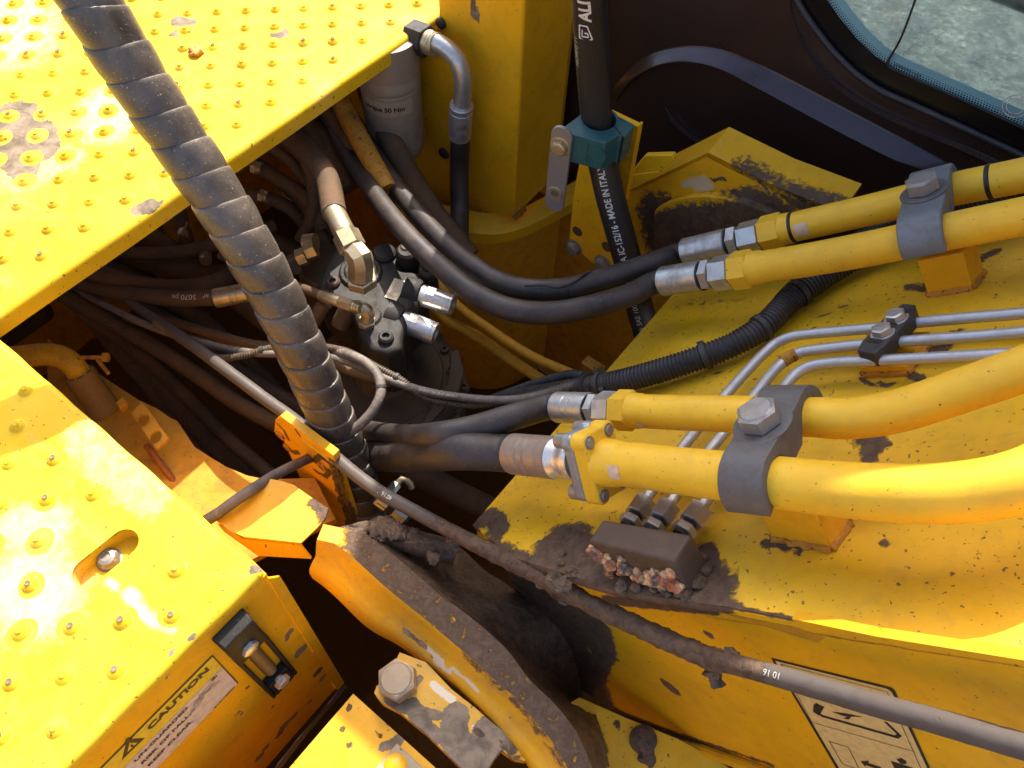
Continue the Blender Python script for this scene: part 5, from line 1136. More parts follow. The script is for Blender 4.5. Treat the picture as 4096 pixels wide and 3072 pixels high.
# bracket plate under the clamp
ba_ = .925
Bk = lambda x, y, a=ba_: onA(*zz(2, x, y), a)
bk1 = [Bk(1630, 930), Bk(1975, 800), Bk(1978, 830), Bk(1890, 1280), Bk(1870, 1700), Bk(1815, 1700), Bk(1680, 1655), Bk(1545, 1520), Bk(1565, 1280), Bk(1595, 1100)]
bkm = build('clamp_bracket', sheet(bk1, A * .005, .010), M_yel); tag(bkm, 'tall yellow bracket plate carrying the green clamp, bolted to the wall', 'bracket')
m = MB(); p, q, r_ = Bk(1790, 712), Bk(1975, 800), Bk(1890, 1280); m.prism([p, q, r_, r_ + A * .004, q + A * .004, p + A * .004][:3], A * .01); m.hexa([q - B * .002, r_ - B * .002, r_ - B * .002 + A * .014, q - B * .002 + A * .014, q + B * .001, r_ + B * .001, r_ + B * .001 + A * .014, q + B * .001 + A * .014]); build('bracket_return', m, M_yel, bkm)
for (x, y, s_) in ((1575, 1562, 1), (1755, 1660, 1)): bolt('bracket_bolt', Bk(x, y, ba_ - .001), -A, .0135, .010, M_bolt, bkm, .004)
for (x, y) in ((1595, 1462), (1780, 1560)):
    m = MB(); m.lathe(Bk(x, y, ba_ - .0004), -A, [(0, .011), (.0006, .0105), (.0006, 0)], 20); build('bracket_hole', m, M_castb, bkm)

# ================================================================== WRAPPED HOSE rising out of the bay
_S = np.array([math.cos(rad(SUN_AZ)), math.sin(rad(SUN_AZ)), math.tan(rad(SUN_EL))])
wpts = [onZ(x, y, DZ) + _S * k for x, y, k in ((-900, 2050, .60), (-600, 1940, .54), (-330, 1840, .50), (-120, 1760, .46), (60, 1690, .415), (190, 1645, .37))]
wpts += [onD(x, y, d) for x, y, d in ((318, -70, .89), (376, 25, .90), (460, 170, .925), (562, 330, .95), (702, 540, .985), (850, 760, 1.02), (985, 975, 1.055), (1105, 1190, 1.10), (1205, 1400, 1.15), (1290, 1590, 1.22), (1365, 1760, 1.30), (1420, 1900, 1.37), (1455, 2030, 1.43), (1478, 2180, 1.50))]
wp = crom(wpts, .002); WL = np.r_[0, np.cumsum(np.linalg.norm(np.diff(wp, axis=0), axis=1))]
def frames(P):
    T = np.gradient(P, axis=0); T /= np.linalg.norm(T, axis=1)[:, None]; e = unit(np.cross(T[0], Z)); out = []
    for t in T: e = unit(e - t * np.dot(e, t)); out.append(e)
    E_ = np.array(out); return T, E_, np.cross(T, E_)
WT, WE, WG = frames(wp)
WR0 = .0312
def wat(s): return [np.array([np.interp(s, WL, X[:, i]) for i in range(3)]) for X in (wp, WT, WE, WG)]
pitch = .0405; NT = int(WL[-1] / pitch) - 1; K = 40; m = MB(); vs = []; prof = [(-.03, .0000), (0., .0026), (.03, .0032), (.12, .0034), (.40, .0033), (.70, .0026), (.92, .0013), (1.06, .0003)]
tt = np.arange(0, NT * K + 1); npf = len(prof)
S_ = WL
for i in tt:
    ph = i / K; a = 2 * math.pi * ph
    for (t, h) in prof:
        s = (ph + t) * pitch; C = np.array([np.interp(s, WL, wp[:, j]) for j in range(3)]); j0 = min(len(wp) - 1, max(0, int(s / WL[-1] * (len(wp) - 1))))
        rr = WR0 + h + .0006 * math.sin(s * 90); sc = .98 + .08 * (s / WL[-1]) ** 2
        vs.append(C + (math.cos(a) * WE[j0] - math.sin(a) * WG[j0]) * rr * sc)
m.add(vs, [(i * npf + j, (i + 1) * npf + j, (i + 1) * npf + j + 1, i * npf + j + 1) for i in range(len(tt) - 1) for j in range(npf - 1)])
m.tube(wp[::6], WR0 * .93, 24)
wh = build('wrapped_hose', m, M_guard, sharp=30); tag(wh, 'thick black hose wrapped in spiral plastic guard, rising across the tread plate', 'wrapped hose')

# ================================================================== PIPES ON THE BOOM
def bph(pts): return [bp(x, y, h) for x, y, h in pts]
def pipe(name, label, pts, r, group, mat=M_pipe, **kw):
    pts = pts + [pts[-1] + unit(pts[-1] - pts[-2]) * .25 + BC * .2, pts[-1] + unit(pts[-1] - pts[-2]) * .3 + BC * .7]
    o, p = tubeobj(name, pts, r, mat, step=.010, n=28, **kw); tag(o, label, 'pipe', group); return o, p
def alongf(p): return unit(p[6] - p[0])
PG = 'yellow hydraulic pipes along the boom'
def union(parent, p, d_, r, s=1.0, flip=False):
    """from the pipe end p outwards (d_ points towards the hose): painted hex, two steel hexes, crimped ferrule"""
    hexp(parent, p, d_, -.024 * s, .004 * s, r * 1.25, M_pipe, 'union_nut', .3)
    m = MB(); m.lathe(p - d_ * .040 * s, d_, [(0, r * 1.0), (.004, r * 1.06), (.017 * s, r * 1.08)], 28); build('collar', m, M_pipe, parent)
    hexp(parent, p, d_, .005 * s, .034 * s, r * 1.14, M_steel, 'hex_nut', .3)
    hexp(parent, p, d_, .036 * s, .050 * s, r * 1.06, M_steel, 'hex_nut', .8)
    m = MB(); m.lathe(p + d_ * .050 * s, d_, [(0, r * 1.0), (.003, r * 1.0)], 24); build('seal_ring', m, M_black, parent)
    ferr(parent, p + d_ * .053 * s, d_, .066 * s, r * 1.02, M_steel, (.40, .58)); return p + d_ * .115 * s
H1 = .085
p1 = bph([(3060, 935, H1), (3190, 905, H1), (3500, 835, H1), (3800, 760, H1), (4096, 700, H1), (4300, 655, H1)]); P1, c1 = pipe('hydraulic_pipe', 'uppermost yellow pipe, with a black ring and torn grey sticker near its nut', p1, .0215, PG)
p2 = bph([(2945, 1083, H1), (3200, 1045, H1), (3500, 990, H1), (3800, 925, H1), (4096, 865, H1), (4300, 825, H1)]); P2, c2 = pipe('hydraulic_pipe', 'second yellow pipe from the cab, bare of stickers', p2, .0225, PG)
d1 = -alongf(c1); h1 = union(P1, c1[0], d1, .0215, 1.12); d2 = -alongf(c2); h2 = union(P2, c2[0], d2, .0225, 1.05)
def ring_on(parent, c, i, r, w_=.006, mat=M_black, name='rubber_ring', k=1.06):
    m = MB(); d_ = unit(c[i + 1] - c[i]); m.lathe(c[i], d_, [(0, r), (.001, r * k), (w_ - .001, r * k), (w_, r)], 28); return build(name, m, mat, parent)
def idx(c, x):  # index along path where the picture column is about x
    best = 0; bd = 1e9
    for i, p in enumerate(c):
        q = p - CAM; t = q @ FW; X = 2048 + _cr * F * (q @ RT) / t - _sr * F * (q @ DN) / t
        if abs(X - x) < bd: bd = abs(X - x); best = i
    return min(best, len(c) - 2)
ring_on(P1, c1, idx(c1, 3165), .0215); ring_on(P1, c1, idx(c1, 3965), .0215)
def sticker(parent, c, x0, x1, r, a0, a1, mat, txt=None):
    i0, i1 = idx(c, x0), idx(c, x1); 
    if i1 <= i0: i1 = i0 + 1
    m = MB(); vs = []; n = 10; rows = list(np.linspace(i0, i1, 5))
    for k_, fi in enumerate(rows):
        i = int(fi); f_ = fi - i; p = c[i] + (c[min(i + 1, len(c) - 1)] - c[i]) * f_; t = unit(c[min(i + 1, len(c) - 1)] - c[i]); d_ = unit(view(p) - t * np.dot(view(p), t)); g_ = np.cross(t, d_)
        for j in range(n + 1):
            a = a0 + (a1 - a0) * j / n; jit = .0015 * math.sin(j * 2.7 + k_) if k_ in (0, 4) else 0; vs.append(p + t * jit + (math.cos(a) * d_ + math.sin(a) * g_) * (r + .0005))
    m.add(vs, [(k_ * (n + 1) + j, (k_ + 1) * (n + 1) + j, (k_ + 1) * (n + 1) + j + 1, k_ * (n + 1) + j + 1) for k_ in range(4) for j in range(n)]); return build('sticker', m, mat, parent)
sticker(P1, c1, 3195, 3250, .0215, -.15, .75, M_labelp)
p3 = bph([(2480, 1640, .090), (2700, 1650, .090), (3000, 1658, .090), (3250, 1668, .090), (3392, 1674, .090), (3582, 1646, .092), (3804, 1576, .096), (4096, 1475, .10), (4330, 1390, .10)]); P3, c3 = pipe('hydraulic_pipe', 'third yellow pipe, bending up towards the right past the large clamp', p3, .0208, PG)
d3 = -alongf(c3); h3 = union(P3, c3[0], d3, .0208, .92)
p4 = bph([(2400, 1848, .085), (2550, 1862, .085), (2696, 1881, .085), (3000, 1915, .085), (3329, 1955, .085), (3700, 1975, .085), (3950, 1955, .087), (4096, 1920, .09), (4400, 1800, .09)]); P4, c4 = pipe('hydraulic_pipe', 'thickest yellow pipe nearest the camera with a bolted flange', p4, .0258, PG)
d4 = -alongf(c4); sticker(P4, c4, 2460, 2545, .0258, .1, .75, M_labelp); sticker(P3, c3, 2560, 2620, .0208, .8, 1.25, M_labelp)
# four-bolt split flange
fp = c4[0]; up4 = unit(BN - d4 * np.dot(BN, d4)); sd4 = np.cross(d4, up4)
def fpt(u, v_, t=0): return fp + up4 * u + sd4 * v_ + d4 * t
rot = .32; ur = up4 * math.cos(rot) + sd4 * math.sin(rot); vr = np.cross(d4, ur)
lobes = [(.050, .030), (.050, -.030), (-.050, -.030), (-.050, .030)]
def lobed(k=1.0):
    out = []
    for (u, v_), a0 in zip(((.034, .018), (.034, -.018), (-.034, -.018), (-.034, .018)), (0, 1, 2, 3)):
        base = {0: 0, 1: -90, 2: -180, 3: -270}[a0]
        for da in (80, 60, 40, 20, 0, -20, -40, -60)[::1]: 
            a = rad(base + da * .9 + 10); out.append((u * k + .0115 * math.cos(a), v_ * k + .0115 * math.sin(a)))
    return out
flg = MB(); flg.prism([fp + ur * u + vr * v_ - d4 * .010 for u, v_ in lobed()], d4 * .022)
fo = build('bolted_flange', flg, M_pipe, P4, bevel=.0025)
m = MB(); m.lathe(fp - d4 * .035, d4, [(0, .0256), (.004, .0270), (.022, .0285), (.028, .030)], 32); build('flange_neck', m, M_pipe, P4)
for u, v_ in ((.034, .018), (.034, -.018), (-.034, -.018), (-.034, .018)):
    c = fp + ur * u + vr * v_ - d4 * .010; m = MB(); m.lathe(c, -d4, [(0, .0080), (.001, .0080), (.001, .0062), (.0025, .0060), (.0032, .005), (.0032, 0)], 18); build('flange_bolt', m, M_bolt, fo, 30)
    m = MB(); m.lathe(c + d4 * .034, d4, [(0, .0095), (.016, .0095), (.017, .0085)], 18); build('flange_bolt_head', m, M_bolt, fo, 30)
fl2 = MB()
fl2.prism([fp + ur * u + vr * v_ + d4 * .0125 for u, v_ in lobed(.96)], d4 * .016); build('split_flange', fl2, metal('blue_zinc', (.30, .34, .38), .42, .55, (.25, .16, .08), .6), fo, bevel=.004)
m = MB(); q_ = fp + d4 * .034; m.lathe(q_, d4, [(0, .0255), (.006, .026), (.014, .0255), (.018, .0235), (.026, .0235), (.032, .026), (.036, .0268)], 32); build('hose_stub', m, M_bright, P4)
ferr(P4, q_ + d4 * .036, d4, .080, .0272, metal('brown_ferrule', (.34, .26, .20), .45, .6, (.16, .10, .06), .55), (.45, .62)); h4 = q_ + d4 * .114

# flexible hoses from the pipes down into the bay
def fh(label, start, d_, pts, r, rads=None):
    o, p = tubeobj('hydraulic_hose', [start - d_ * .01, start + d_ * .02] + pts, r, M_hose, step=.009, n=24, rads=rads); tag(o, label, 'hose', 'black hoses feeding the boom pipes'); return o, p
dh = lambda x, y, d: onD(x, y, d)
z1, z2, z3, z4 = depth(h1), depth(h2), depth(h3), depth(h4); print('pipe end depths', z1, z2, z3, z4)
f1_, _ = fh('black hose of the uppermost pipe, tied with wire to the hose below', h1, d1, [dh(2640, 1040, z1), dh(2450, 1105, z1 - .01), dh(2270, 1152, z1 - .02), dh(2130, 1158, z1 - .02), dh(2000, 1128, z1 + .02), dh(1860, 1040, z1 + .07), dh(1720, 910, z1 + .14), dh(1580, 740, z1 + .22), dh(1460, 560, z1 + .30), dh(1380, 430, z1 + .38)], .0172)
f2_, _ = fh('black hose of the second pipe, sagging lowest in front of the curved wall', h2, d2, [dh(2520, 1180, z2), dh(2350, 1228, z2 - .01), dh(2200, 1252, z2 - .015), dh(2050, 1240, z2 - .015), dh(1900, 1175, z2 + .03), dh(1760, 1065, z2 + .08), dh(1620, 930, z2 + .14), dh(1500, 780, z2 + .22), dh(1380, 590, z2 + .32), dh(1290, 450, z2 + .40)], .0178)
f3_, p3h = fh('black hose of the third pipe, dipping under the thin hoses', h3, d3, [dh(2050, 1668, z3), dh(1900, 1712, z3 + .005), dh(1760, 1738, z3 + .01), dh(1620, 1742, z3 + .14), dh(1480, 1722, z3 + .28), dh(1330, 1690, z3 + .38), dh(1180, 1620, z3 + .44), dh(1000, 1510, z3 + .48), dh(800, 1370, z3 + .50), dh(600, 1230, z3 + .56), dh(420, 1080, z3 + .60)], .0165, rads=[.0185, .0180, .0168, .0160, .016, .017, .018])
f4_, p4h = fh('thickest black hose, leading from the bolted flange behind the wrapped hose', h4, d4, [dh(1850, 1806, z4 + .02), dh(1700, 1818, z4 + .10), dh(1560, 1822, z4 + .24), dh(1440, 1812, z4 + .40), dh(1300, 1775, z4 + .50), dh(1150, 1700, z4 + .56), dh(1000, 1600, z4 + .60), dh(850, 1470, z4 + .62)], .0255, rads=[.0255, .0255, .026, .028, .031, .033, .033])
for o, c_, i in ((f1_, _, 0),): pass
wr, _p = tubeobj('tie_wire', [dh(2100, 1142, z1 - .045), dh(2180, 1140, z1 - .05), dh(2230, 1150, z1 - .05), dh(2290, 1130, z1 - .04), dh(2340, 1095, z1 - .03), dh(2400, 1082, z1 - .0), dh(2440, 1090, z1 + .02)], .0022, M_cond, n=8); tag(wr, 'thin black wire looped round the upper pair of hoses', 'wire')
for fx, yy, zd, rr0 in ((2600, 1052, z1, .0172), (2275, 1160, z1 - .02, .0172)):
    m = MB(); c = dh(fx, yy, zd); dd = unit(dh(fx + 30, yy - 8, zd) - c); m.lathe(c, dd, [(0, rr0), (0, rr0 * 1.05), (.003, rr0 * 1.05), (.003, rr0)], 24); build('cable_tie', m, M_tie, f1_)

# saddle clamps
def saddle(name, label, ca_, cb_, ra_, rb_, wdt, hgt, mat, parent_bolt_r, drop=.03, seat=None):
    """cast saddle over two pipes: ca_, cb_ pipe centres in the same cross-section; extruded along the boom"""
    ax_ = unit(ca_ - cb_); nn = unit(BN - ax_ * np.dot(BN, ax_)); al = np.cross(nn, ax_); Lp = float(np.linalg.norm(ca_ - cb_)); o = cb_
    P = lambda u, w_: o + ax_ * u + nn * w_
    T_ = .012; out = []
    Ra, Rb = ra_ + T_, rb_ + T_
    for a in np.linspace(-165, -98, 7): pass
    pts = []
    for a in np.linspace(195, 75, 12): pts.append((Rb * math.cos(rad(a)), Rb * math.sin(rad(a)) if a < 180 else Rb * math.sin(rad(a))))
    pts += [(Lp * .36, Rb * 1.0 - .004), (Lp * .50, Ra * 1.0 - .004), (Lp * .64, Ra - .004)] if False else []
    for a in np.linspace(105, -15, 12): pts.append((Lp + Ra * math.cos(rad(a)), Ra * math.sin(rad(a))))
    for a in np.linspace(-15, 130, 10): pts.append((Lp + (ra_ + .0005) * math.cos(rad(a)), (ra_ + .0005) * math.sin(rad(a))))
    pts += [(Lp * .62, -.006), (Lp * .38, -.006)]
    for a in np.linspace(50, 195, 10): pts.append(((rb_ + .0005) * math.cos(rad(a)), (rb_ + .0005) * math.sin(rad(a))))
    # build as a strip between outer and inner curves so that concave parts stay clean
    n_o = 24; outer = pts[:n_o]; inner = [((rb_ + .0005) * math.cos(rad(a)), (rb_ + .0005) * math.sin(rad(a))) for a in np.linspace(195, 55, 11)] + [(Lp * .38, -.006), (Lp * .62, -.006)] + [(Lp + (ra_ + .0005) * math.cos(rad(a)), (ra_ + .0005) * math.sin(rad(a))) for a in np.linspace(125, -15, 11)]
    vs = []; k = n_o
    for s_ in (-.5, .5):
        for lst in (outer, inner):
            for (u, w_) in lst: vs.append(P(u, w_) + al * wdt * s_)
    m = MB(); I = lambda side_, ring_, i: side_ * 2 * k + ring_ * k + i
    fs = []
    for i in range(k - 1):
        fs += [(I(0, 0, i), I(0, 0, i + 1), I(1, 0, i + 1), I(1, 0, i)), (I(0, 1, i + 1), I(0, 1, i), I(1, 1, i), I(1, 1, i + 1)), (I(0, 0, i + 1), I(0, 0, i), I(0, 1, i), I(0, 1, i + 1)), (I(1, 0, i), I(1, 0, i + 1), I(1, 1, i + 1), I(1, 1, i))]
    fs += [(I(0, 0, 0), I(1, 0, 0), I(1, 1, 0), I(0, 1, 0)), (I(0, 0, k - 1), I(0, 1, k - 1), I(1, 1, k - 1), I(1, 0, k - 1))]
    m.add(vs, fs); so_ = build(name, m, mat, sharp=28, bevel=.0028, bseg=3); tag(so_, label, 'clamp')
    top_ = P(Lp * .5, (Ra + Rb) / 2 - .001)
    bolt('clamp_bolt', top_, nn, parent_bolt_r, parent_bolt_r * .85, M_hexhead, so_, parent_bolt_r * .42, M_clampm, ang=.5)
    return so_
def at_x(c, x): i = idx(c, x); return c[i]
q4, q3 = at_x(c4, 2990), at_x(c3, 3150)
al_ = unit(c4[idx(c4, 3000) + 1] - c4[idx(c4, 3000)]); i3 = int(np.argmin([abs(np.dot(p - q4, al_) - .010) for p in c3])); q3 = c3[i3]
saddle('saddle_clamp', 'large dark cast saddle clamp with a big bolt over the two lower yellow pipes', c3[i3], q4 + al_ * .010, .0208, .0258, .048, .1, M_clampm, .0215)
q2 = at_x(c2, 3720); al2 = unit(c2[idx(c2, 3720) + 1] - c2[idx(c2, 3720)]); i1 = int(np.argmin([abs(np.dot(p - q2, al2)) for p in c1]))
saddle('saddle_clamp', 'grey cast saddle clamp with one bolt over the two upper yellow pipes', c1[i1], q2, .0215, .0225, .050, .1, metal('grey_clamp', (.17, .185, .20), .5, .6, (.12, .095, .08), .25, bump=.8), .0200)
# welded blocks under the clamps
def weldblock(px, h, label, wx=None):
    b0 = [bp(x, y, h) for x, y in px]; m = MB(); m.hexa([p - BN * (h + .001) for p in b0] + b0)
    o = build('mount_block', m, M_yel, bevel=.0015); tag(o, label, 'mounting block', 'yellow blocks welded to the boom')
    wd_ = MB(); fr0 = [bp(x, y, .002) - 0 for x, y in px]; base = [p - BN * h for p in b0]
    for i in range(4): wd_.tube(crom([base[i] + BN * .002, base[(i + 1) % 4] + BN * .002], .004), .0045, 8, True, lambda P: nz(P, 260, .003))
    build('weld_bead', wd_, M_rust, o); return o
weldblock([(3010, 1995), (3250, 2030), (3330, 1925), (3110, 1880)], .062, 'yellow welded block under the large saddle clamp')
weldblock([(3668, 1045), (3850, 1010), (3900, 945), (3720, 985)], .055, 'yellow welded block under the upper saddle clamp')
weldblock([(3438, 1470), (3620, 1462), (3720, 1325), (3560, 1330)], .014, 'low yellow welded block under the small twin clamp')

# three thin steel tubes
TG = 'thin steel tubes along the boom'
def thin(label, pts, h=.030):
    P_ = [bp(x, y, hh) for x, y, hh in pts]; P_ = [P_[0] + BC * .9, P_[0] + BC * .3] + P_
    o, p = tubeobj('steel_tube', P_, .0068, M_tubez, step=.005, n=16); tag(o, label, 'tube', TG); return o, p
s1_, sc1 = thin('thin steel tube nearest the conduit', [(4300, 1235, .03), (4096, 1253, .03), (3658, 1291, .03), (3519, 1310, .03), (3260, 1334, .03), (3170, 1346, .03), (3110, 1370, .029), (3060, 1410, .028), (2886, 1600, .025), (2804, 1700, .024), (2700, 1830, .024), (2600, 1975, .024), (2556, 2040, .024)])
s2_, sc2 = thin('middle thin steel tube, with a dab of dark tape at its bend', [(4300, 1300, .03), (4096, 1329, .03), (3633, 1364, .03), (3475, 1376, .03), (3290, 1396, .03), (3200, 1410, .03), (3150, 1435, .029), (3105, 1475, .028), (3000, 1605, .026), (2905, 1721, .024), (2800, 1850, .024), (2690, 2000, .024), (2650, 2060, .024)])
s3_, sc3 = thin('thin steel tube nearest the large clamp', [(4300, 1400, .03), (4096, 1412, .03), (3700, 1433, .03), (3487, 1443, .03), (3320, 1452, .03), (3240, 1466, .03), (3185, 1495, .029), (3120, 1570, .028), (3040, 1680, .026), (2960, 1800, .024), (2860, 1955, .024), (2775, 2070, .024)])
m = MB(); i = idx(sc2, 3165); m.tube(sc2[i - 1:i + 4], .0082, 10, True, lambda P: nz(P, 200, .0015)); build('tape', m, M_rust, s2_)
for o, c_, x_, y_ in ((s1_, sc1, 2545, 2040), (s2_, sc2, 2641, 2057), (s3_, sc3, 2760, 2078)):
    e = c_[-1]; d_ = unit(c_[-1] - c_[-8]); hexp(o, e, d_, -.016, .008, .0145, M_steel, 'tube_nut', .4, .14); m = MB(); m.lathe(e + d_ * .010, d_, [(0, .0095), (.018, .0095)], 20); build('thread', m, M_cast, o); hexp(o, e, d_, .014, .024, .0140, M_steel, 'nut', .2)
# small twin-bolt clamp
tcx = unit(bp(3655, 1262, .04) - bp(3480, 1440, .04)); c0, c1x = bp(3487, 1425, .034), bp(3638, 1262, .034); Ln = float(np.linalg.norm(c1x - c0)); ta = unit(c1x - c0); tn = BN; tw_ = np.cross(tn, ta)
TB = lambda u, w_, h: c0 + ta * u * Ln + tw_ * w_ + tn * h
wv = .0155; m = MB(); m.prism([TB(-.10, -wv * .8, -.008), TB(.10, -wv, -.008), TB(.85, -wv, -.008), TB(1.08, -wv * .5, -.008), TB(1.08, wv * .6, -.008), TB(.80, wv, -.008), TB(.12, wv, -.008), TB(-.10, wv * .7, -.008)], tn * .021)
tc_ = build('twin_clamp', m, M_cond, bevel=.002); tag(tc_, 'small black twin clamp with two bolts holding the thin steel tubes', 'clamp')
for u in (.36, .72): bolt('clamp_bolt', TB(u, 0, .0125), tn, .0115, .0085, M_steel, tc_, .0025, M_steel, ang=.4)
for u in (.16, .54, .90):
    m = MB(); m.hexa([TB(u - .05, -wv * .55, .0105), TB(u + .05, -wv * .55, .0105), TB(u + .05, wv * .55, .0105), TB(u - .05, wv * .55, .0105), TB(u - .05, -wv * .55, .0134), TB(u + .05, -wv * .55, .0134), TB(u + .05, wv * .55, .0134), TB(u - .05, wv * .55, .0134)]); build('clamp_recess', m, M_black, tc_)

# corrugated conduit over the boom
cpts = [dh(1960, 1600, 1.36)] and [bp(2010, 1588, -.04), bp(2110, 1575, -.02), bp(2230, 1560, .0), bp(2350, 1545, .024), bp(2480, 1525, .028), bp(2640, 1482, .028), bp(2800, 1430, .027), bp(2950, 1370, .027), bp(3060, 1300, .026), bp(3150, 1210, .026), bp(3260, 1130, .026), bp(3370, 1060, .027), bp(3480, 1000, .03), bp(3700, 900, .035), bp(3950, 800, .03), bp(4200, 690, .03), bp(4200, 690, .03) + BC * .8]
cd_, cdp = tubeobj('conduit', cpts, .0178, M_cond, corr=(.0056, .0022), n=22, rads=[.0105, .0120, .0130, .0140, .0150, .0160] + [.0178] * 26); tag(cd_, 'thick black corrugated conduit lying across the boom with cable ties', 'conduit')
cpt2 = [bp(1960, 1600, -.05), bp(2070, 1560, -.03), bp(2200, 1520, .0), bp(2290, 1500, .02), bp(2340, 1510, .03)]
cd3, _p = tubeobj('conduit', cpt2, .0088, M_cond, corr=(.005, .0016), n=14); tag(cd3, 'slim black corrugated conduit joining the thick one at the boom edge', 'conduit')
cpt3 = [bp(3080, 1270, .02), bp(3130, 1195, .022), bp(3220, 1110, .022), bp(3320, 1035, .022), bp(3420, 960, .02), bp(3600, 880, .02)]
cd2, _p = tubeobj('conduit', cpt3, .0110, M_cond, corr=(.0052, .0018), n=16); tag(cd2, 'thinner black conduit running behind the thick conduit under the second pipe', 'conduit')
def ctie(x, hx, hy, big=1.0):
    i = idx(cdp, x); c = cdp[i]; d_ = unit(cdp[i + 3] - cdp[i]); m = MB(); m.lathe(c, d_, [(0, .0178), (0, .0200), (.0075, .0200), (.0075, .0178)], 26); o = build('cable_tie', m, M_tie, cd_)
    hp_ = c + unit(bp(hx, hy, .03) - c) * .0245; m = MB(); u_ = unit(hp_ - c); w_ = np.cross(u_, d_); m.box(hp_ + d_ * .003, d_ * .0048, w_ * .0055, u_ * .0060); m.box(hp_ + d_ * .003 + u_ * .006 + w_ * .004, d_ * .002, w_ * .0008, u_ * .009 * big); build('tie_head', m, M_tie, o, bevel=.0008)
ctie(2812, 2795, 1380); ctie(3035, 3010, 1320); ctie(3190, 3130, 1215, 1.4); ctie(2352, 2385, 1490); ctie(2400, 2400, 1560, .5)

# greasy manifold block with waxy residue
MH = .050
mt = [bp(*zz('g', x, y), MH) for x, y in ((1025, 150), (1745, 275), (1590, 500), (900, 335))]
mw = strokes([(0, [mt[0], mt[1], mt[2], mt[3], mt[0]], .05, .0), (2, [(mt[0] + mt[2]) / 2], .03, .25)])
mm = MB(); mm.hexa([p - BN * (MH + .0) for p in mt] + mt); mm2 = [p for p in mt]
M_block = paint('greasy_block', (.075, .048, .034), .5, .6, .7, (.125, .075, .042), film=.0)
mb_o = build('manifold_block', mm, M_block, bevel=.004, bseg=3); tag(mb_o, 'greasy dark manifold block with peeling waxy residue on its front', 'manifold block')
fc_ = (mt[3] + mt[2]) / 2; fd = unit(mt[2] - mt[3]); fo_ = unit(mt[2] - mt[1]) * 1.0
def gp_(s, t, o_=.004): return mt[3] + (mt[2] - mt[3]) * s - BN * MH * t + fo_ * o_
def gunk(name, blobs, mat, label, seed=0, amp=.45, fr=150):
    m = MB()
    for (c, r) in blobs:
        bmm = bmesh.new(); bmesh.ops.create_icosphere(bmm, subdivisions=4, radius=1); vs = []
        for v_ in bmm.verts:
            p = np.array(v_.co); q = c + p * r; k_ = 1 + amp * mnoise.noise(Vector(q * fr) + Vector((seed, 0, 0))) + .3 * mnoise.noise(Vector(q * fr * 2.7)); vs.append(c + p * r * k_ * np.array([1, 1, .8 if seed == 0 else .42]))
        bmm.verts.index_update(); m.add(vs, [tuple(v_.index for v_ in f.verts) for f in bmm.faces]); bmm.free()
    o = build(name, m, mat, sharp=70); o['kind'] = 'stuff'; tag(o, label, 'residue', kind='stuff'); return o
rb = []
for s, t, r in ((.03, .25, .010), (.06, .40, .011), (.12, .50, .009), (.18, .62, .009), (.10, .85, .012), (.12, 1.05, .011), (.15, 1.2, .009), (.24, .85, .009), (.30, .75, .010), (.34, .5, .009), (.38, .28, .008), (.36, .62, .010), (.42, .8, .009), (.48, .85, .008), (.55, .80, .010), (.62, .60, .011), (.66, .75, .013), (.72, .55, .012), (.78, .62, .012), (.84, .5, .012), (.88, .72, .012), (.92, .4, .010), (.75, .85, .010), (.20, .35, .006), (.50, .62, .006)): rb.append((gp_(s, t, .001), r * .78))
gunk('waxy_residue', rb, M_gunk, 'orange and cream waxy residue clinging to the front of the greasy block', 0, .7, 62)
db = [(bp(*zz('g', x, y), .004), r) for x, y, r in ((1180, 700, .012), (1300, 700, .010), (1450, 700, .010), (1550, 730, .012), (1680, 740, .014), (1800, 660, .013), (1850, 560, .012), (1840, 460, .009), (700, 680, .016), (640, 620, .014), (780, 580, .012), (700, 420, .008), (690, 500, .008))]
db = [(c_, r_ * .62) for c_, r_ in db]
gunk('grease_clumps', db, M_greasedark, 'black clumps of grease on the boom round the manifold block', 5)

# ================================================================== LONG ROD HOSE over everything
rp = [onD(x, y, d) for x, y, d in ((300, 1030, 1.60), (430, 1130, 1.54), (560, 1235, 1.47), (700, 1330, 1.40), (905, 1480, 1.315), (1060, 1595, 1.29), (1200, 1697, 1.262), (1340, 1828, 1.225), (1500, 1955, 1.185), (1700, 2068, 1.14), (1900, 2175, 1.09), (2049, 2250, 1.055), (2198, 2325, 1.015), (2298, 2383, .985), (2447, 2458, .945), (2646, 2550, .895), (2845, 2632, .845), (3000, 2674, .80), (3248, 2745, .745), (3496, 2817, .695), (3743, 2884, .65), (4096, 2985, .595), (4300, 3040, .57))]
rp.append(rp[-1] + unit(rp[-1] - rp[-2]) * .35); rc_ = crom(rp, .004); n = len(rc_); prX = [None] * n
def lumpf(P):
    q = P - CAM; t = q @ FW; X = 2048 + _cr * F * (q @ RT) / t - _sr * F * (q @ DN) / t
    k_ = max(0, min(1, (X - 1780) / 250)) * max(0, min(1, (3010 - X) / 160)); base = .0009 * mnoise.noise(Vector(P * 150)) * (1 if X > 900 else .3)
    return base * .5 + k_ * (.0008 + .0022 * abs(mnoise.noise(Vector(P * 130))) + .0022 * mnoise.noise(Vector(P * 60)) + .0010 * mnoise.noise(Vector(P * 420)))
def rodwear(P):
    out = np.zeros((len(P), 3))
    for i, p in enumerate(P):
        q = p - CAM; t = q @ FW; X = 2048 + _cr * F * (q @ RT) / t - _sr * F * (q @ DN) / t
        out[i, 0] = 1.5 * max(0, min(1, (X - 1600) / 450)) * max(0, min(1, (3120 - X) / 200))
    return out
M_rod = paint('rod_hose_cover', (.105, .085, .072), .50, .3, .6, (.055, .040, .030), (.5, .45, .4), film=.0)
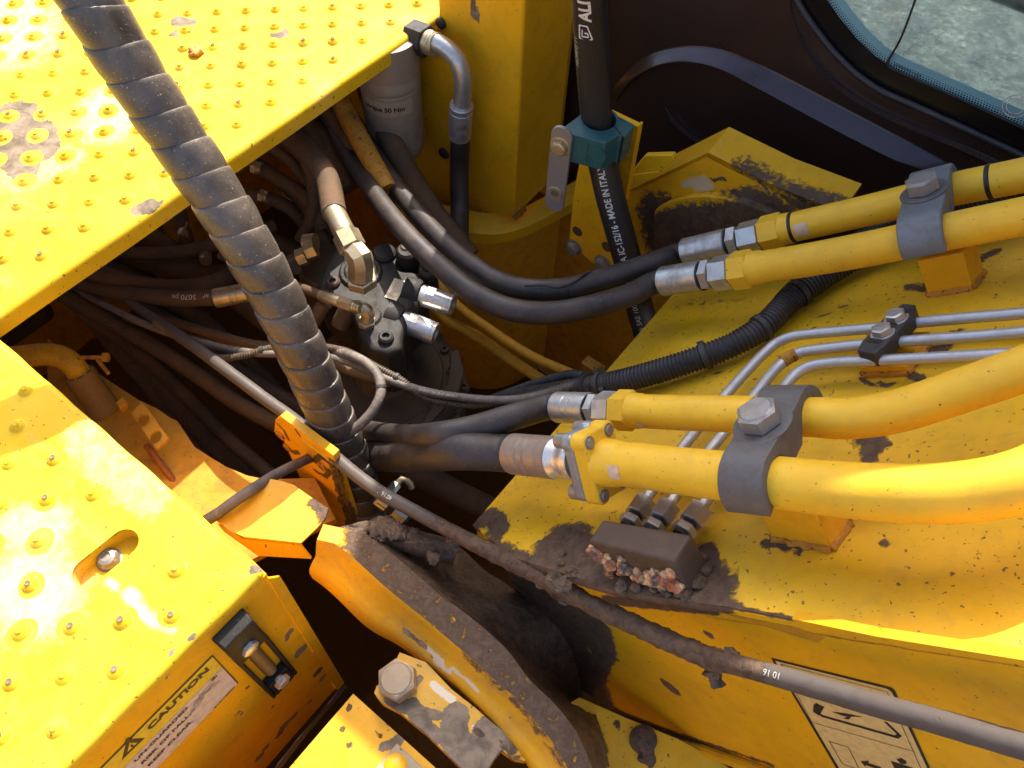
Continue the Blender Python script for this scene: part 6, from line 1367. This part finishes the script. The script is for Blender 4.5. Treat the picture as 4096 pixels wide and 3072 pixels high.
m = MB(); m.tube(rc_, .0100, 24, True, lumpf); rod = build('rod_hose', m, M_rod, sharp=80, wear=rodwear); tag(rod, 'long grey hose caked in black grease, running diagonally to the lower right', 'hose')
for x, y, d in ((2845, 2680, .838), ): pass
dr = MB(); c = onD(*zz('g', 1930, 1440), .845); dr.tube(crom([onD(*zz('g', 1900, 1360), .85), onD(*zz('g', 1935, 1430), .85), onD(*zz('g', 1955, 1500), .85)], .003), .0075, 10, True, lambda P: nz(P, 160, .006)); build('grease_drip', dr, M_greasedark, rod)
dr = MB(); dr.tube(crom([onD(*zz('g', 2035, 1255), .83), onD(*zz('g', 2060, 1220), .825), onD(*zz('g', 2100, 1255), .825)], .003), .0055, 8, True, lambda P: nz(P, 200, .004)); build('grease_lump', dr, M_greasedark, rod)
Lr = np.r_[0, np.cumsum(np.linalg.norm(np.diff(rc_, axis=0), axis=1))]
hosetext('lettering', '10 16', .0085, rc_, .0103, float(Lr[idx(rc_, 3150)]), view(rc_[idx(rc_, 3080)]) + Z * .1, M_label, rod, sgn=-1)
hosetext('lettering', "40'16  '", .009, rc_, .0108, float(Lr[idx(rc_, 1580)]), view(rc_[idx(rc_, 1500)]), M_white, rod, sgn=-1)
lw2 = [(rc_[idx(rc_, x)] + Z * dz, r) for x, dz, r in ((2080, .000, .009), (2180, -.004, .011), (2230, -.007, .011), (2290, -.004, .010), (2260, -.012, .011))]
gunk('grease_clumps', lw2, M_greasedark, 'lumpy grease where the rod hose touches the corner of the boom', 9, .5, 110)
# short hose branching off behind the bracket
bh, _p = hosething('branch_hose', '', [T(-560, 1500, 1.0), T(-330, 1370, 1.01), T(-150, 1240, 1.015), T(0, 1140, 1.012), T(200, 1010, .99), T(420, 895, .95), T(620, 800, .91)], .0080, M_hoseg); tag(bh, 'short dusty hose passing over the tray and behind the hose bracket', 'hose')

# ================================================================== GREASY CHEEK PLATE, LUG AND BOLT at the boom foot
CZ = 1.0
Kk = lambda x, y, z=CZ: onZ(*zz('k', x, y), z)
K8 = lambda x, y, z=CZ: onZ(*zz(8, x, y), z)
# top band: outer edge (towards boom) and inner edge (towards the step box)
outer = [K8(-10, 118), K8(220, 165), K8(330, 230), K8(420, 300), K8(560, 420), K8(720, 560), K8(860, 660), K8(1000, 770), K8(1120, 880), K8(1190, 960), K8(1260, 1060), K8(1340, 1150), K8(1430, 1230), K8(1500, 1310), K8(1590, 1430), K8(1640, 1540), K8(1700, 1680)]
inner = [K8(-50, 215), K8(60, 240), K8(180, 330), K8(320, 460), K8(460, 580), K8(600, 690), K8(740, 810), K8(860, 910), K8(980, 1010), K8(1090, 1120), K8(1190, 1200), K8(1270, 1290), K8(1360, 1400), K8(1430, 1480), K8(1480, 1560), K8(1530, 1650), K8(1560, 1760)]
cw = strokes([(0, [K8(250, 230), K8(450, 430), K8(700, 640), K8(900, 800), K8(1100, 980), K8(1300, 1220), K8(1480, 1420), K8(1620, 1640)], .040, 1.1), (0, [K8(330, 330), K8(700, 700), K8(1000, 960), K8(1250, 1200)], .022, .9), (1, [K8(1215, 1040), K8(1220, 1200)], .002, 1.0)])
ck = build('cheek_plate', sheet(outer + inner[::-1], -Z * .004, .006), paint('cheek_top', YEL, .42, .5, .5, (.16, .10, .07)), wear=lambda P: cw(P) * np.array([.62, 1, 1]))
tag(ck, 'long curved cheek plate with a greasy dark top and yellow painted side', 'cheek plate')
N_ = 60; In = rs(crom(inner, .01), N_); Lo = rs(crom([K8(-40, 470, .90), K8(100, 600, .90), K8(300, 790, .90), K8(480, 880, .905), K8(640, 990, .91), K8(800, 1100, .915), K8(960, 1240, .92), K8(1100, 1400, .92), K8(1230, 1540, .925), K8(1300, 1640, .93), K8(1360, 1760, .93)], .01), N_)
rows = []
for t, o_ in ((0, 0), (.04, .0015), (.10, .002), (.34, .004), (.40, .010), (.46, .015), (.52, .017), (.60, .017), (.8, .012), (1.0, .0)): rows.append(In + (Lo - In) * t - A * o_)
w = len(rows); m = MB(); m.add([rows[j][i] for i in range(N_) for j in range(w)], [(i * w + j, (i + 1) * w + j, (i + 1) * w + j + 1, i * w + j + 1) for i in range(N_ - 1) for j in range(w - 1)])
fwr = strokes([(0, [In[34], In[42], In[50], In[58]], .02, .5), (2, [rows[5][30], rows[5][33]], .005, .8), (1, [rows[4][22], rows[4][27]], .004, .8), (2, [rows[4][27], rows[4][31]], .005, .85), (2, [rows[4][33], rows[4][39]], .004, .75)])
def cheekmask(P):
    return fwr(P)
build('cheek_side', m, M_chk, ck, wear=cheekmask, sharp=50)
# skirt of the cheek below the lower edge
m = MB(); rr2 = [Lo, Lo - Z * .10 + A * .02]; m.add([rr2[j][i] for i in range(N_) for j in range(2)], [(i * 2, (i + 1) * 2, (i + 1) * 2 + 1, i * 2 + 1) for i in range(N_ - 1)]); build('cheek_skirt', m, M_chk, ck)
# dark greasy channel between cheek and boom
ch_o = [K8(300, 130, .975), K8(560, 150, .975), K8(800, 200, .975), K8(900, 300, .98), K8(1250, 560, .98), K8(1480, 700, .975), K8(1560, 1190, .93), K8(1600, 1330, .92)]
N3 = 70; Ou = rs(crom(outer, .01), N3); Cn = rs(crom([K8(330, 90, .965), K8(600, 150, .965)] + [onA(*zz(8, x, y), SA - .002) for x, y in ((840, 260), (1000, 400), (1200, 540), (1400, 700), (1530, 880), (1600, 1080), (1640, 1240))] + [K8(1740, 1400, .86), K8(1800, 1650, .84)], .01), N3)
rows = []
for t, dz in ((0, -.004), (.08, -.014), (.2, -.018), (.35, -.016), (.5, -.010), (.65, -.005), (.8, -.002), (.92, -.004), (1.02, -.001)):
    R_ = Ou + (Cn - Ou) * t + Z * dz; R_ = np.array([p + Z * (nz(p, 45, .009) + nz(p, 150, .003)) for p in R_]); rows.append(R_)
rows = [rows[0]] + [a_ + (b_ - a_) * f_ for a_, b_ in zip(rows, rows[1:]) for f_ in (.5, 1.0)]
rows = [np.array([p + Z * nz(p, 230, .0022) for p in R_]) for R_ in rows]
w = len(rows); m = MB(); m.add([rows[j][i] for i in range(N3) for j in range(w)], [(i * w + j, (i + 1) * w + j, (i + 1) * w + j + 1, i * w + j + 1) for i in range(N3 - 1) for j in range(w - 1)])
gch = build('grease_bed', m, M_greasedark, sharp=70); tag(gch, 'thick dark grease filling the gap between cheek plate and boom', 'grease', kind='stuff')
gl_ = [(K8(x, y, z), r) for x, y, z, r in ((360, 150, .98, .018), (450, 170, .985, .014), (540, 190, .98, .012), (690, 330, .98, .010), (800, 250, .985, .012))]
gunk('grease_clumps', gl_, M_greasedark, 'black grease clumps piled at the top of the cheek plate and boom corner', 2, .5, 100)
tubeobj_ = tubeobj('pin_rod', [K8(330, 150, .965), K8(600, 240, .965), K8(830, 300, .96)], .018, M_greasedark)[0]; tag(tubeobj_, 'grease covered bar in the gap behind the rod hose', 'bar')

# lug plate with its large bolt
LZ = .955
kk = lambda x, y, z=LZ: onZ(*zz('k', x, y), z)
lg_ = [kk(195, 545), kk(215, 490), kk(300, 430), kk(400, 220), kk(610, 300), kk(820, 520), kk(1000, 660), kk(1150, 790), kk(1290, 900), kk(1370, 1000), kk(1428, 1080), kk(1400, 1092), kk(1310, 1078), kk(1215, 1005), kk(1170, 1060), kk(1110, 1160), kk(905, 1160), kk(620, 880), kk(400, 700), kk(250, 620)]
lgw = strokes([(1, [kk(500, 640), kk(560, 780), kk(700, 900)], .010, 1.0), (1, [kk(850, 740), kk(820, 900), kk(950, 1050), kk(1100, 1100), kk(1150, 950), kk(1100, 850)], .018, 1.0), (1, [kk(880, 1080), kk(1000, 1000)], .020, 1.0), (1, [kk(330, 600), kk(440, 660)], .010, .85), (1, [kk(560, 430), kk(480, 520)], .006, .8),
               (1, [kk(700, 730), kk(600, 700)], .007, .9), (2, [kk(670, 480), kk(730, 530), kk(820, 600)], .006, .85), (2, [kk(1000, 820), kk(1070, 890)], .005, .8), (0, [kk(1020, 850), kk(1060, 880)], .004, 1.0), (0, [kk(1240, 960), kk(1380, 1060)], .012, .5), (1, [kk(1200, 860), kk(1300, 960)], .014, .8)])
lug = build('lug_plate', sheet(lg_, -Z * .022, .0045), paint('lug_paint', (.80, .42, .02), .42, .6, .35, (.30, .20, .08), (.75, .70, .60), fade=(.45, .30, .12), fadeamt=.6, dsharp=True), wear=lgw, sharp=35)
tag(lug, 'scraped yellow and grey lug plate under the big hexagon bolt', 'lug plate')
bz = kk(400, 470); bz[2] = LZ
bolt('lug_bolt', bz, unit(Z + A * -.05 - B * .12), .0265, .024, metal('tan_bolt', (.36, .27, .17), .42, .6, (.32, .22, .12), .4), lug, .0, ang=.15)
# yellow machine cover at the bottom, with its small worn plate and rubber edging
QZ = .93
c9 = onZ(1413, 2775, QZ); ca0, cb0 = float(c9 @ A), float(c9 @ B)
cx_ = lambda da, db, z=QZ: W(ca0 + da, cb0 + db, z)
cwf = strokes([(0, [onZ(*zz('k', 200, 870), QZ), onZ(*zz('k', 240, 900), QZ)], .002, .9), (0, [onZ(1400, 2820, QZ), onZ(1360, 2900, QZ), onZ(1400, 2990, QZ)], .0016, 1.0), (1, [onZ(1530, 2990, QZ), onZ(1600, 2960, QZ)], .008, .8), (0, [onZ(1560, 2900, QZ)], .006, .75)])
cv = build('lower_cover', sheet([cx_(0, 0), cx_(0, .30), cx_(-.35, .30), cx_(-.35, 0)], -Z * .004, .008), M_yel, wear=cwf); tag(cv, 'yellow lower cover with a hairline crack, beside the rubber edging', 'cover')
m = MB(); m.hexa([cx_(-.35, .002, QZ - .30), cx_(-.001, .002, QZ - .30), cx_(-.001, .30, QZ - .30), cx_(-.35, .30, QZ - .30), cx_(-.35, .002, QZ - .0045), cx_(-.001, .002, QZ - .0045), cx_(-.001, .30, QZ - .0045), cx_(-.35, .30, QZ - .0045)]); build('cover_side', m, M_bay, cv)
pl0 = [onZ(*zz('k', x, y), QZ + .004) for x, y in ((378, 950), (620, 1180), (420, 1330), (205, 1150))]; m = MB(); m.prism(pl0, -Z * .0035)
hp2 = build('hinge_plate', m, paint('worn_hinge', (.42, .33, .22), .4, .8, .5, (.30, .18, .05)), cv, bevel=.001); cc9 = onZ(*zz('k', 365, 1130), QZ + .004)
m = MB(); m.lathe(cc9, Z, [(0, .015), (.003, .012), (.005, .006), (.0055, .0)], 22); build('hinge_rivet', m, M_yel, hp2)
rbp = [onZ(*zz(7, x, y), .945) for x, y in ((2110, 1150), (2050, 1230), (1900, 1400), (1700, 1650), (1560, 1850))]
rl = crom([p - Z * .030 for p in rbp], .008); m = MB(); nn_ = len(rl); vs = []
for i_, p in enumerate(rl):
    k_ = nz(p, 70, .003)
    for (s_, h_) in ((-.016, -.02), (-.015 + k_, 0), (-.006, .003 + k_), (.006, .003 - k_), (.015 + k_, 0), (.016, -.02)): vs.append(p + A * s_ + Z * h_)
m.add(vs, [(i_ * 6 + j_, (i_ + 1) * 6 + j_, (i_ + 1) * 6 + j_ + 1, i_ * 6 + j_ + 1) for i_ in range(nn_ - 1) for j_ in range(5)])
rbo = build('rubber_edging', m, rubber('brown_rubber', (.030, .018, .012), .75, .5, (.09, .055, .03))); tag(rbo, 'crumbling dark rubber edging between step box and lower cover', 'rubber edging')
# yellow-green plate below the boom side
UZ = .80
uq = [onZ(x, y, UZ) for x, y in ((2250, 2830), (2318, 2790), (2500, 2870), (2720, 2960), (2900, 3060), (3100, 3200), (2300, 3300), (2350, 3080), (2330, 2960))]
uw = strokes([(0, [onZ(*zz('k', 1800, 740), UZ)], .008, .9), (0, [onZ(*zz('k', 1830, 780), UZ)], .006, .9), (0, [onZ(*zz('k', 2145, 795), UZ)], .007, .9), (0, [onZ(*zz('k', 1960, 900), UZ), onZ(*zz('k', 2000, 990), UZ)], .016, .7), (1, [onZ(*zz('k', 1975, 930), UZ), onZ(*zz('k', 1985, 1000), UZ)], .010, .8), (1, [onZ(*zz('k', 1900, 1010), UZ)], .010, .7)])
un = build('lower_plate', sheet(uq, -Z * .01, .008), M_boom, wear=uw); tag(un, 'stained greenish yellow plate below the side of the boom', 'plate')
m = MB(); b0 = onZ(2570, 2960, UZ); m.lathe(b0, Z, [(0, .020), (.01, .020), (.014, .014), (.014, 0)], 14); m.tube(crom([b0, onZ(2580, 3010, UZ), onZ(2590, 3060, UZ - .01)], .006), .012, 10, True, lambda P: nz(P, 90, .006)); pb_ = build('black_plug', m, M_greasedark, un)
u2 = MB(); u2.hexa([W(-.2, -.40, .35), W(.6, -.40, .35), W(.6, .6, .35), W(-.2, .6, .35), W(-.2, -.40, .37), W(.6, -.40, .37), W(.6, .6, .37), W(-.2, .6, .37)]); tag(build('frame_floor', u2, M_floor), 'dark frame floor far below the cheek plate', 'frame floor', kind='structure')
